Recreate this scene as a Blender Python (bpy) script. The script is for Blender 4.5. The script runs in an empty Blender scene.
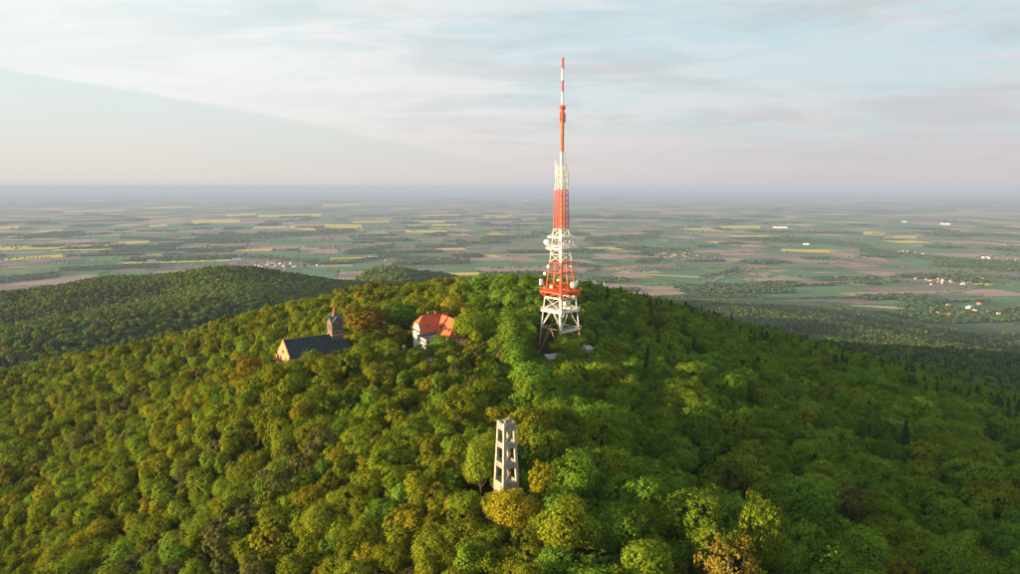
import bpy, bmesh, math, random
import numpy as np
from mathutils import Vector, Matrix

# ------------------------------------------------------------------ scene, camera, light
S = bpy.context.scene
C = S.collection
R = math.radians
random.seed(7)
rng = np.random.default_rng(11)

CAM_Z = 77.6
PITCH = math.atan(100 / 689.0)          # camera looks down by this angle
F = 689.0                               # focal length in pixels of a 1020 wide picture
PLAIN = -540.0

cam = bpy.data.cameras.new("camera")
cam.sensor_width = 36.0
cam.lens = 36.0 * F / 1020.0
cam.clip_start = 1.0
cam.clip_end = 400000.0
camo = bpy.data.objects.new("camera", cam)
camo.location = (0, 0, CAM_Z)
camo.rotation_euler = (math.pi / 2 - PITCH, 0, 0)
C.objects.link(camo)
S.camera = camo

SUN_AZ, SUN_EL = R(-110), R(8.0)        # azimuth clockwise from +Y
sdir = Vector((math.sin(SUN_AZ) * math.cos(SUN_EL), math.cos(SUN_AZ) * math.cos(SUN_EL), math.sin(SUN_EL)))
sun = bpy.data.lights.new("sun", 'SUN')
sun.energy = 5.0
sun.angle = R(0.53)
sun.color = (1.0, 0.75, 0.40)
suno = bpy.data.objects.new("sun", sun)
suno.rotation_euler = sdir.to_track_quat('Z', 'Y').to_euler()
suno.location = sdir * 900
C.objects.link(suno)

S.view_settings.view_transform = 'Standard'
S.view_settings.look = 'None'
S.view_settings.gamma = 1.0
S.view_settings.use_curve_mapping = False
S.view_settings.exposure = 1.56

S.cycles.use_denoising = True
S.cycles.max_bounces = 6
S.cycles.diffuse_bounces = 3
S.cycles.glossy_bounces = 2
S.cycles.transmission_bounces = 3
S.cycles.volume_bounces = 0
S.cycles.transparent_max_bounces = 8

# world: clear low-sun sky under a thin streaky cirrus veil
W = bpy.data.worlds.new("World")
S.world = W
W.use_nodes = True


class NT:
    def __init__(s, tree):
        s.t = tree

    def n(s, kind, **kw):
        nd = s.t.nodes.new(kind)
        ins = kw.pop('ins', {})
        for k, v in kw.items():
            setattr(nd, k, v)
        for k, v in ins.items():
            sock = nd.inputs[k]
            if isinstance(v, bpy.types.NodeSocket):
                s.t.links.new(v, sock)
            else:
                sock.default_value = v
        return nd

    def math(s, op, a, b=0.0, clamp=False):
        nd = s.n('ShaderNodeMath', operation=op, use_clamp=clamp, ins={0: a, 1: b})
        return nd.outputs[0]

    def mix(s, fac, a, b, blend='MIX'):
        nd = s.n('ShaderNodeMix', data_type='RGBA', blend_type=blend)
        for k, v in ((0, fac), (6, a), (7, b)):
            if isinstance(v, bpy.types.NodeSocket):
                s.t.links.new(v, nd.inputs[k])
            else:
                nd.inputs[k].default_value = v
        return nd.outputs[2]

    def ramp(s, fac, stops):
        nd = s.n('ShaderNodeValToRGB')
        el = nd.color_ramp.elements
        while len(el) > 1:
            el.remove(el[-1])
        el[0].position = stops[0][0]
        el[0].color = stops[0][1]
        for p, c in stops[1:]:
            e = el.new(p)
            e.color = c
        s.t.links.new(fac, nd.inputs[0])
        return nd.outputs[0]

    def smooth(s, v, a, b):
        nd = s.n('ShaderNodeMapRange', interpolation_type='SMOOTHSTEP', ins={0: v, 1: a, 2: b, 3: 0.0, 4: 1.0})
        return nd.outputs[0]


def g4(v):
    return (v, v, v, 1)


def build_world():
    t = W.node_tree
    t.nodes.clear()
    N = NT(t)
    out = N.n('ShaderNodeOutputWorld')
    bg = N.n('ShaderNodeBackground')
    bg.inputs[1].default_value = 0.091
    t.links.new(bg.outputs[0], out.inputs[0])
    sky = N.n('ShaderNodeTexSky', sky_type='NISHITA', sun_disc=False, sun_elevation=SUN_EL, sun_rotation=SUN_AZ % (2 * math.pi),
              altitude=700.0, air_density=1.0, dust_density=2.0, ozone_density=1.5)
    tc = N.n('ShaderNodeTexCoord')
    sep = N.n('ShaderNodeSeparateXYZ', ins={0: tc.outputs['Generated']})
    x, y, z = sep.outputs
    zz = N.math('ADD', N.math('MAXIMUM', z, 0.0), 0.10)
    px = N.math('DIVIDE', x, zz)
    py = N.math('DIVIDE', y, zz)
    # slanted coordinates of the cirrus sheet: u along the streaks, v across them
    a = R(-28)
    u = N.math('ADD', N.math('MULTIPLY', px, math.cos(a)), N.math('MULTIPLY', py, math.sin(a)))
    v = N.math('SUBTRACT', N.math('MULTIPLY', py, math.cos(a)), N.math('MULTIPLY', px, math.sin(a)))
    co = N.n('ShaderNodeCombineXYZ', ins={0: N.math('MULTIPLY', u, 0.35), 1: v, 2: 0.0})
    n1 = N.n('ShaderNodeTexNoise', ins={'Vector': co.outputs[0], 'Scale': 0.9, 'Detail': 7.0, 'Roughness': 0.58, 'Distortion': 0.9})
    co2 = N.n('ShaderNodeCombineXYZ', ins={0: N.math('MULTIPLY', px, 0.6), 1: py, 2: 3.7})
    n2 = N.n('ShaderNodeTexNoise', ins={'Vector': co2.outputs[0], 'Scale': 1.7, 'Detail': 8.0, 'Roughness': 0.6, 'Distortion': 0.5})
    wisps = N.math('MULTIPLY', N.smooth(n1.outputs[0], 0.42, 0.62), 0.9)
    fine = N.math('MULTIPLY', N.smooth(n2.outputs[0], 0.44, 0.62), 0.95)
    # a broad white sheet with one straight, sharp edge running down to the right; clear wedge below it
    ed = N.math('SUBTRACT', N.math('MULTIPLY', px, 0.869), N.math('MULTIPLY', py, 0.495))
    ed = N.math('ADD', ed, N.math('MULTIPLY', N.math('SUBTRACT', n2.outputs[0], 0.5), 0.18))
    above = N.smooth(ed, EDGE - 0.11, EDGE + 0.07)
    sheet = N.math('MULTIPLY', above, N.smooth(ed, EDGE + 2.3, EDGE + 0.25))
    clouds = N.math('MULTIPLY', N.math('MAXIMUM', wisps, fine), N.math('ADD', N.math('MULTIPLY', above, 0.9), 0.1))
    amount = N.math('ADD', N.math('MULTIPLY', clouds, 0.85), N.math('MULTIPLY', sheet, 0.85), True)
    # cloud radiance: whiter and warmer towards the sun's side, greyer away from it
    side = N.smooth(x, 0.75, -0.75)
    ccol = N.mix(side, CLOUD_AWAY, CLOUD_SUN)
    base = N.mix(VEIL, sky.outputs[0], N.mix(side, VEIL_AWAY, VEIL_SUN))
    base = N.mix(amount, base, ccol)
    # greyer patches of altocumulus away from the sun
    dk = N.n('ShaderNodeTexNoise', ins={'Vector': co2.outputs[0], 'Scale': 1.25, 'Detail': 10.0, 'Roughness': 0.66, 'Distortion': 0.4})
    dark = N.math('MULTIPLY', N.smooth(dk.outputs[0], 0.46, 0.66), N.math('MULTIPLY', above, N.math('ADD', N.math('MULTIPLY', N.smooth(x, -0.35, 0.15), 0.40), 0.12)))
    base = N.mix(dark, base, (1.95, 2.02, 2.12, 1))
    # the dusty pinkish layer low over the horizon
    low = N.math('POWER', N.smooth(z, 0.20, -0.02), 1.6)
    hcol = N.mix(side, LOW_AWAY, LOW_SUN)
    low = N.math('MULTIPLY', low, 0.9)
    base = N.mix(low, base, hcol)
    t.links.new(base, bg.inputs[0])


EDGE = -3.82
VEIL = 0.86
CLOUD_SUN = (3.52, 3.62, 3.55, 1)
CLOUD_AWAY = (2.66, 2.68, 2.75, 1)
VEIL_SUN = (2.98, 3.30, 3.30, 1)
VEIL_AWAY = (2.05, 2.66, 2.82, 1)
LOW_SUN = (3.02, 2.72, 2.42, 1)
LOW_AWAY = (2.32, 2.04, 2.12, 1)
build_world()

# ------------------------------------------------------------------ projection helpers
SP, CP = math.sin(PITCH), math.cos(PITCH)


def at(px, py, Y):
    """the point at ground distance Y that the picture shows at (px, py)"""
    up = math.tan(math.atan((287 - py) / F) - PITCH)
    z = CAM_Z + Y * up
    d = Y * CP + (CAM_Z - z) * SP
    return Vector(((px - 510) / F * d, Y, z))


def on_plane(px, py, z):
    up = math.tan(math.atan((287 - py) / F) - PITCH)
    Y = (z - CAM_Z) / up
    d = Y * CP + (CAM_Z - z) * SP
    return Vector(((px - 510) / F * d, Y, z))


def proj(x, y, z):
    d = y * CP + (CAM_Z - z) * SP
    v = (z - CAM_Z) * CP + y * SP
    return 510 + F * x / d, 287 - F * v / d, d


# ------------------------------------------------------------------ materials
def new_mat(name):
    m = bpy.data.materials.new(name)
    m.use_nodes = True
    m.node_tree.nodes.clear()
    N = NT(m.node_tree)
    out = N.n('ShaderNodeOutputMaterial')
    return m, N, out


def mat(name, col, rough=0.8, var=0.25, scale=1.0, col2=None, metallic=0.0, stretch=(1, 1, 1), bump=0.0, spec=0.3):
    """principled surface with two octaves of worn, uneven colour"""
    m, N, out = new_mat(name)
    tc = N.n('ShaderNodeTexCoord')
    mp = N.n('ShaderNodeMapping', ins={'Vector': tc.outputs['Object'], 'Scale': stretch})
    n1 = N.n('ShaderNodeTexNoise', ins={'Vector': mp.outputs[0], 'Scale': scale, 'Detail': 6.0, 'Roughness': 0.62})
    n2 = N.n('ShaderNodeTexNoise', ins={'Vector': mp.outputs[0], 'Scale': scale * 5.3, 'Detail': 4.0, 'Roughness': 0.6})
    f = N.math('ADD', N.math('MULTIPLY', n1.outputs[0], 0.65), N.math('MULTIPLY', n2.outputs[0], 0.35))
    f = N.smooth(f, 0.36, 0.64)
    c = (*col, 1)
    d = (*(col2 or [k * (1 - var * 2) for k in col]), 1)
    cc = N.mix(f, d, c)
    b = N.n('ShaderNodeBsdfPrincipled', ins={'Base Color': cc, 'Roughness': rough, 'Metallic': metallic, 'Specular IOR Level': spec})
    if bump:
        bp = N.n('ShaderNodeBump', ins={'Strength': bump, 'Distance': 0.05, 'Height': n2.outputs[0]})
        N.t.links.new(bp.outputs[0], b.inputs['Normal'])
    N.t.links.new(b.outputs[0], out.inputs[0])
    return m


def leaf_mat(name, trans=0.30):
    m, N, out = new_mat(name)
    at_ = N.n('ShaderNodeAttribute', attribute_type='INSTANCER', attribute_name='tint')
    geo = N.n('ShaderNodeNewGeometry')
    rnd = geo.outputs['Random Per Island']
    k = N.math('ADD', N.math('MULTIPLY', rnd, 0.75), 0.62)
    hs = N.n('ShaderNodeHueSaturation', ins={'Hue': N.math('ADD', N.math('MULTIPLY', rnd, 0.03), 0.485), 'Saturation': 1.0, 'Value': k, 'Color': at_.outputs['Color']})
    d = N.n('ShaderNodeBsdfDiffuse', ins={'Color': hs.outputs[0]})
    tr_col = N.mix(1.0, hs.outputs[0], (1.25, 1.2, 0.55, 1), 'MULTIPLY')
    tr = N.n('ShaderNodeBsdfTranslucent', ins={'Color': tr_col})
    mx = N.n('ShaderNodeMixShader', ins={0: trans, 1: d.outputs[0], 2: tr.outputs[0]})
    N.t.links.new(mx.outputs[0], out.inputs[0])
    return m


M = {
    'leaf': leaf_mat('leaves'),
    'needle': leaf_mat('needles', 0.15),
    'bark': mat('bark', (0.11, 0.085, 0.06), 0.95, 0.3, 2.0, stretch=(1, 1, 0.2)),
    'pale_bark': mat('pale bark', (0.30, 0.20, 0.11), 0.9, 0.2, 2.0, stretch=(1, 1, 0.2)),
    'red': mat('red tower paint', (0.72, 0.085, 0.03), 0.55, 0.12, 0.5),
    'orange': mat('orange tower paint', (0.74, 0.15, 0.05), 0.55, 0.12, 0.5),
    'deepred': mat('faded red tower paint', (0.50, 0.045, 0.045), 0.55, 0.12, 0.5),
    'fadedred': mat('pale faded red paint', (0.46, 0.17, 0.13), 0.6, 0.15, 0.5, (0.50, 0.34, 0.30)),
    'white': mat('white tower paint', (0.68, 0.66, 0.63), 0.55, 0.08, 0.5),
    'radome': mat('white radome', (0.75, 0.75, 0.75), 0.45, 0.04, 0.5),
    'grey': mat('galvanised steel', (0.38, 0.39, 0.40), 0.5, 0.1, 0.6, metallic=0.3),
    'darksteel': mat('dark steel', (0.09, 0.07, 0.10), 0.6, 0.1, 0.6),
    'concrete': mat('weathered concrete', (0.37, 0.32, 0.27), 0.95, 0.22, 0.9, (0.20, 0.17, 0.145), bump=0.4),
    'concrete_pale': mat('pale concrete', (0.42, 0.385, 0.345), 0.95, 0.2, 0.9, (0.27, 0.24, 0.215), bump=0.3),
    'plaster': mat('cream plaster', (0.66, 0.61, 0.53), 0.9, 0.06, 0.6),
    'glass': mat('window glass', (0.03, 0.035, 0.04), 0.12, 0.1, 1.0, spec=0.6),
    'slate': mat('blue grey slate', (0.036, 0.055, 0.062), 0.8, 0.2, 0.5, (0.022, 0.034, 0.040)),
    'slate2': mat('pale slate', (0.10, 0.12, 0.135), 0.75, 0.2, 0.7),
    'sandstone': mat('warm church stone', (0.48, 0.27, 0.15), 0.92, 0.2, 0.55, (0.36, 0.17, 0.085), bump=0.3),
    'towerstone': mat('grey brown stone', (0.20, 0.15, 0.125), 0.92, 0.2, 0.7, (0.11, 0.08, 0.065), bump=0.3),
    'tile': mat('red roof tile', (0.56, 0.125, 0.045), 0.82, 0.2, 0.6, (0.40, 0.09, 0.04), stretch=(1, 1, 3), bump=0.3),
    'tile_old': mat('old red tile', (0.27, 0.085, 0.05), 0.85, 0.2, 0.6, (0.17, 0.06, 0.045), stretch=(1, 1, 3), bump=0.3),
    'bitumen': mat('bitumen roof', (0.075, 0.07, 0.085), 0.85, 0.2, 0.5),
    'copper': mat('spire copper red', (0.22, 0.10, 0.065), 0.75, 0.15, 1.0),
    'paleblue': mat('pale blue rendered wall', (0.50, 0.58, 0.66), 0.85, 0.08, 0.4),
    'paving': mat('grey paving', (0.34, 0.31, 0.30), 0.95, 0.15, 0.4),
    'wood': mat('dark wood', (0.10, 0.06, 0.035), 0.85, 0.2, 1.0),
    'house_white': mat('white house wall', (0.58, 0.56, 0.53), 0.9, 0.08, 0.1),
    'house_cream': mat('cream house wall', (0.46, 0.38, 0.30), 0.9, 0.08, 0.1),
    'roof_red': mat('village red roof', (0.50, 0.11, 0.06), 0.85, 0.15, 0.1),
    'roof_brown': mat('village brown roof', (0.24, 0.10, 0.07), 0.85, 0.15, 0.1),
    'roof_grey': mat('village grey roof', (0.26, 0.27, 0.30), 0.8, 0.15, 0.1),
    'hall': mat('white hall roof', (0.82, 0.82, 0.84), 0.6, 0.05, 0.01),
    'road': mat('pale dusty road', (0.30, 0.28, 0.26), 0.9, 0.1, 0.02),
}


def crop_mat(name, col, col2, spec=0.1):
    """a crop seen from kilometres away: tone differs a little from field to field and along the drill rows"""
    m, N, out = new_mat(name)
    geo = N.n('ShaderNodeNewGeometry')
    tc = N.n('ShaderNodeTexCoord')
    n1 = N.n('ShaderNodeTexNoise', ins={'Vector': tc.outputs['Object'], 'Scale': 0.006, 'Detail': 6.0, 'Roughness': 0.6})
    mp = N.n('ShaderNodeMapping', ins={'Vector': tc.outputs['Object'], 'Rotation': (0, 0, 0.3), 'Scale': (0.002, 0.03, 1)})
    n2 = N.n('ShaderNodeTexNoise', ins={'Vector': mp.outputs[0], 'Scale': 1.0, 'Detail': 3.0})
    f = N.math('ADD', N.math('MULTIPLY', n1.outputs[0], 0.7), N.math('MULTIPLY', n2.outputs[0], 0.5))
    f = N.smooth(N.math('ADD', f, N.math('MULTIPLY', N.math('SUBTRACT', geo.outputs['Random Per Island'], 0.5), 0.45)), 0.30, 0.85)
    cc = N.mix(f, (*col, 1), (*col2, 1))
    b = N.n('ShaderNodeBsdfPrincipled', ins={'Base Color': cc, 'Roughness': 0.95, 'Specular IOR Level': spec})
    N.t.links.new(b.outputs[0], out.inputs[0])
    return m


def ground_mat():
    """leaf litter and undergrowth on the mountain, grass and crops where the slope runs out into the plain"""
    m, N, out = new_mat('ground cover')
    geo = N.n('ShaderNodeNewGeometry')
    sep = N.n('ShaderNodeSeparateXYZ', ins={0: geo.outputs['Position']})
    n1 = N.n('ShaderNodeTexNoise', ins={'Vector': geo.outputs['Position'], 'Scale': 0.08, 'Detail': 6.0, 'Roughness': 0.62})
    n2 = N.n('ShaderNodeTexNoise', ins={'Vector': geo.outputs['Position'], 'Scale': 0.004, 'Detail': 5.0})
    litter = N.mix(N.smooth(n1.outputs[0], 0.35, 0.65), (0.038, 0.052, 0.018, 1), (0.052, 0.050, 0.024, 1))
    grass = N.mix(N.smooth(n2.outputs[0], 0.4, 0.6), (0.055, 0.095, 0.040, 1), (0.090, 0.115, 0.050, 1))
    hgt = N.math('ADD', sep.outputs[2], N.math('MULTIPLY', n2.outputs[0], 30.0))
    c = N.mix(N.smooth(hgt, PLAIN + 24, PLAIN + 50), grass, litter)
    b = N.n('ShaderNodeBsdfPrincipled', ins={'Base Color': c, 'Roughness': 1.0, 'Specular IOR Level': 0.05})
    N.t.links.new(b.outputs[0], out.inputs[0])
    return m


M['floor'] = ground_mat()
M['stair'] = mat('dark stair concrete', (0.17, 0.155, 0.15), 0.95, 0.2, 0.9)

CROPS = {
    'wheat_field': crop_mat('young wheat', (0.060, 0.145, 0.060), (0.10, 0.19, 0.07)),
    'meadow': crop_mat('meadow grass', (0.11, 0.155, 0.05), (0.16, 0.19, 0.065)),
    'rapeseed_field': crop_mat('flowering rapeseed', (0.46, 0.36, 0.05), (0.60, 0.46, 0.07)),
    'pale_field': crop_mat('pale sprouting crop', (0.27, 0.25, 0.10), (0.38, 0.33, 0.16)),
    'ploughed_field': crop_mat('ploughed soil', (0.25, 0.16, 0.12), (0.36, 0.25, 0.19)),
    'fallow_field': crop_mat('grey brown fallow', (0.14, 0.11, 0.085), (0.22, 0.17, 0.135)),
    'scrub': crop_mat('wood floor', (0.022, 0.045, 0.022), (0.035, 0.06, 0.028)),
}
CROP_ORDER = list(CROPS)


# ------------------------------------------------------------------ mesh builders
class MB:
    """collects simple solids and builds them as one mesh"""

    def __init__(s):
        s.v, s.f, s.m = [], [], []

    def add(s, verts, faces, mi=0):
        o = len(s.v)
        s.v += [tuple(p) for p in verts]
        s.f += [tuple(o + i for i in q) for q in faces]
        s.m += [mi] * len(faces)
        return s

    def box(s, c, size, rz=0.0, mi=0, taper=1.0):
        x, y, z = (k / 2 for k in size)
        cs, sn = math.cos(rz), math.sin(rz)
        vs = []
        for zz, t in ((-z, 1.0), (z, taper)):
            for a, b in ((-x, -y), (x, -y), (x, y), (-x, y)):
                a, b = a * t, b * t
                vs.append((c[0] + a * cs - b * sn, c[1] + a * sn + b * cs, c[2] + zz))
        return s.add(vs, [(3, 2, 1, 0), (4, 5, 6, 7), (0, 1, 5, 4), (1, 2, 6, 5), (2, 3, 7, 6), (3, 0, 4, 7)], mi)

    def bar(s, p, q, r, r2=None, n=4, mi=0):
        p, q = Vector(p), Vector(q)
        r2 = r if r2 is None else r2
        d = (q - p).normalized()
        a = d.orthogonal().normalized()
        b = d.cross(a)
        vs = []
        for c, rr in ((p, r), (q, r2)):
            for i in range(n):
                t = 2 * math.pi * (i + 0.5) / n
                vs.append(c + (a * math.cos(t) + b * math.sin(t)) * rr)
        fs = [(i, (i + 1) % n, n + (i + 1) % n, n + i) for i in range(n)]
        fs += [tuple(range(n))[::-1], tuple(range(n, 2 * n))]
        return s.add(vs, fs, mi)

    def poly(s, pts, thick, mi=0):
        """a flat plate: polygon pts with thickness downward along its normal"""
        pts = [Vector(p) for p in pts]
        nrm = (pts[1] - pts[0]).cross(pts[2] - pts[0]).normalized()
        n = len(pts)
        vs = pts + [p - nrm * thick for p in pts]
        fs = [tuple(range(n)), tuple(range(n, 2 * n))[::-1]]
        fs += [(i, n + i, n + (i + 1) % n, (i + 1) % n) for i in range(n)]
        return s.add(vs, fs, mi)

    def solid(s, pts, faces, mi=0):
        return s.add(pts, faces, mi)

    def build(s, name, mats, parent=None, kind=None, label=None, smooth=False, recalc=True):
        me = bpy.data.meshes.new(name)
        me.from_pydata(s.v, [], s.f)
        if not isinstance(mats, (list, tuple)):
            mats = [mats]
        for m in mats:
            me.materials.append(m)
        if any(s.m):
            me.polygons.foreach_set('material_index', s.m)
        if recalc:
            bm = bmesh.new()
            bm.from_mesh(me)
            bmesh.ops.recalc_face_normals(bm, faces=bm.faces)
            bm.to_mesh(me)
            bm.free()
        if smooth:
            me.polygons.foreach_set('use_smooth', [True] * len(me.polygons))
        me.update()
        o = bpy.data.objects.new(name, me)
        C.objects.link(o)
        if parent:
            o.parent = parent
        if kind:
            o['kind'] = kind
        if label:
            o['label'] = label
        return o


def thing(name, label, cat, loc=(0, 0, 0), rz=0.0, group=None):
    o = bpy.data.objects.new(name, None)
    C.objects.link(o)
    o.empty_display_size = 1.0
    o.location = loc
    o.rotation_euler = (0, 0, rz)
    o['label'] = label
    o['category'] = cat
    if group:
        o['group'] = group
    return o


def tag(o, label=None, cat=None, group=None, kind=None):
    for k, v in (('label', label), ('category', cat), ('group', group), ('kind', kind)):
        if v:
            o[k] = v
    return o


# ------------------------------------------------------------------ terrain: the mountain and the plain
TREE_TOP = 14.0
# (px, py, distance) where the picture shows the canopy
CANOPY = [
    (507, 495, 146), (300, 574, 152), (0, 574, 188), (510, 574, 134), (730, 574, 132), (1020, 574, 160), (150, 574, 165), (870, 574, 145),
    (100, 450, 300), (0, 450, 330), (0, 400, 420), (0, 368, 520), (200, 400, 250), (300, 480, 190), (400, 420, 205), (400, 500, 165),
    (200, 500, 205), (100, 520, 225), (0, 510, 240), (100, 400, 350), (100, 348, 520), (200, 326, 500), (200, 350, 400), (300, 400, 235),
    (330, 301, 440), (330, 292, 520), (440, 285, 440), (540, 282, 430), (360, 333, 330), (500, 322, 330), (515, 392, 235), (450, 370, 260),
    (620, 342, 345), (620, 470, 193), (700, 400, 260), (700, 352, 352), (640, 301, 450), (700, 318, 470), (800, 347, 460),
    (800, 400, 288), (800, 480, 201), (900, 450, 240), (900, 402, 310), (900, 378, 400), (1020, 500, 220), (1020, 450, 290), (1020, 412, 380),
    # beyond the brow, right side
    (1020, 400, 540), (1020, 380, 820), (1020, 350, 1900), (1020, 331, 2850), (1020, 315, 3280), (900, 365, 640), (900, 345, 1500), (900, 325, 2600), (900, 310, 3380),
    (800, 340, 640), (800, 335, 1000), (800, 315, 2500), (800, 302, 3550), (700, 312, 1100), (700, 304, 2700), (700, 298, 3600), (640, 300, 3000),
    # the wooded hills to the left
    (0, 290, 1600), (-120, 296, 1600), (50, 284, 1680), (100, 277, 1750), (150, 271.5, 1740), (190, 267, 1720), (230, 265, 1700), (265, 267.5, 1720), (300, 272.5, 1780), (330, 277, 1880), (395, 265.5, 2400), (365, 270, 2350), (435, 272, 2400), (470, 281, 2450),
    (0, 345, 900), (100, 322, 1000), (200, 303, 1150), (0, 318, 1200), (200, 285, 1420), (290, 294, 1300), (380, 286, 1700), (430, 287, 1900), (100, 298, 1350),
]
GROUND = [
    (0, 162, 5.5), (23.7, 320, -1), (-88, 300, 0), (-40, 322, -1), (-55, 300, -2), (0, 100, -12), (0, 40, -45), (0, 0, -70), (-120, 40, -80), (120, 40, -66), (0, -200, -150),
    (60, 640, -35), (0, 760, -90), (60, 1000, -190), (-60, 1300, -260), (0, 1700, -330), (0, 2200, -420), (100, 2800, -500), (-300, 900, -190), (-480, 800, -190), (-560, 2300, -300), (-900, 2450, -380), (-250, 2900, -440),
    (-1300, 2700, -500), (-300, 3500, -560), (-1200, 3400, -560), (-2200, 3000, -560), (500, 3600, -560), (1500, 3700, -560), (2600, 3500, -560), (-2600, 2200, -520), (-3600, 3000, -560), (4500, 3200, -560),
    (-400, -300, -230), (400, -300, -220), (0, -900, -380), (-1800, -500, -480), (1800, -500, -500), (0, -2600, -560), (3000, 1000, -550), (-3000, 600, -540), (-4000, -1500, -560), (4000, -1500, -560),
    (6000, 6000, -560), (-6000, 6000, -560), (0, 6000, -560), (6000, 0, -560), (-6000, 0, -560), (0, -6000, -560),
]
pts = []
for a, b, d in CANOPY:
    p = at(a, b, d)
    pts.append((p.x, p.y, p.z - (TREE_TOP if d < 850 else 22.0)))
pts += GROUND
pts = np.array(pts, float)
_c2 = 45.0 ** 2


def _phi(ax, ay, bx, by):
    return np.sqrt((ax[:, None] - bx[None]) ** 2 + (ay[:, None] - by[None]) ** 2 + _c2)


_n = len(pts)
A = np.zeros((_n + 3, _n + 3))
A[:_n, :_n] = _phi(pts[:, 0], pts[:, 1], pts[:, 0], pts[:, 1]) - np.eye(_n) * 6.0
A[:_n, _n:] = np.c_[np.ones(_n), pts[:, :2] / 1000]
A[_n:, :_n] = A[:_n, _n:].T
_w = np.linalg.solve(A, np.r_[pts[:, 2], 0, 0, 0])


def vnoise(x, y, s, seed=0):
    """cheap smooth noise, about -1..1"""
    r = np.random.default_rng(seed)
    t = np.zeros_like(x)
    for k in range(6):
        a = r.uniform(0, 2 * math.pi)
        fr = (0.6 + 0.28 * k) / s
        t += np.sin((x * math.cos(a) + y * math.sin(a)) * fr * 2 * math.pi + r.uniform(0, 6.28)) / (1 + 0.25 * k)
    return t / 3.2


def height(x, y):
    x = np.atleast_1d(np.asarray(x, float))
    y = np.atleast_1d(np.asarray(y, float))
    z = np.empty_like(x)
    for i in range(0, len(x), 40000):
        s = slice(i, i + 40000)
        z[s] = _phi(x[s], y[s], pts[:, 0], pts[:, 1]) @ _w[:_n] + _w[_n] + (x[s] * _w[_n + 1] + y[s] * _w[_n + 2]) / 1000
    far = np.hypot(x, y - 300)
    z += vnoise(x, y, 130, 3) * np.clip((far - 120) / 400, 0, 1) * 2.5 + vnoise(x, y, 420, 5) * np.clip((far - 500) / 900, 0, 1) * 7
    d = (z - PLAIN) / 14.0
    z = PLAIN + 14.0 * np.where(d > 20, d, np.log1p(np.exp(np.clip(d, -40, 20))))
    return np.where(far > 5200, PLAIN, z)


def gz(x, y):
    return float(height([x], [y])[0])


radii = np.concatenate([[0], np.geomspace(12, 5000, 150), np.geomspace(5600, 130000, 26)])
NA = 300
ang = np.linspace(0, 2 * math.pi, NA, endpoint=False)
gx = np.concatenate([[0.0], (radii[1:, None] * np.sin(ang)[None]).ravel()])
gy = np.concatenate([[0.0], (radii[1:, None] * np.cos(ang)[None]).ravel()]) + 260.0
gzv = height(gx, gy)
gf = [(0, 1 + (i + 1) % NA, 1 + i) for i in range(NA)]
for r_ in range(len(radii) - 2):
    o = 1 + r_ * NA
    gf += [(o + i, o + (i + 1) % NA, o + NA + (i + 1) % NA, o + NA + i) for i in range(NA)]
tb = MB()
tb.v = list(zip(gx.tolist(), gy.tolist(), gzv.tolist()))
tb.f = gf
tb.m = [0] * len(gf)
ground = tb.build('ground', M['floor'], kind='structure', smooth=True)

# ------------------------------------------------------------------ farmland on the plain
FZ = PLAIN + 3.0
farmland = tag(bpy.data.objects.new('farmland', None), kind='structure')


def warp(x, y):
    c, s = math.cos(R(9)), math.sin(R(9))
    X = x * c - y * s
    Y = x * s + y * c
    return (X + 420 * math.sin(Y / 3100 + 0.7) + 160 * math.sin(X / 1700 + Y / 2300),
            Y + 380 * math.sin(X / 3600 + 1.3) + 140 * math.sin(X / 1900 - Y / 1500))


cells = []


def bsp(x0, y0, x1, y1, depth=0):
    cx, cy = (x0 + x1) / 2, (y0 + y1) / 2
    X, Y = warp(cx, cy)
    d = math.hypot(X, Y)
    w, h = x1 - x0, y1 - y0
    tw = max(340, 0.030 * d) * random.uniform(0.5, 2.1)
    th = max(190, 0.032 * d) * random.uniform(0.45, 1.7)
    if w > tw * 1.5 and (w / tw > h / th):
        k = random.uniform(0.36, 0.64)
        bsp(x0, y0, x0 + w * k, y1)
        bsp(x0 + w * k, y0, x1, y1)
    elif h > th * 1.5:
        k = random.uniform(0.36, 0.64)
        bsp(x0, y0, x1, y0 + h * k)
        bsp(x0, y0 + h * k, x1, y1)
    elif Y > 1500 and d < 49000 and abs(X) < 0.95 * Y + 1500:
        cells.append((x0, y0, x1, y1))


for i in range(-14, 15):
    for j in range(0, 15):
        X, Y = warp(i * 3500 + 1750, j * 3500 + 1750)
        if Y > -2500 and abs(X) < 0.95 * Y + 6000 and math.hypot(X, Y) < 51000:
            bsp(i * 3500, j * 3500, i * 3500 + 3500, j * 3500 + 3500)

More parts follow.
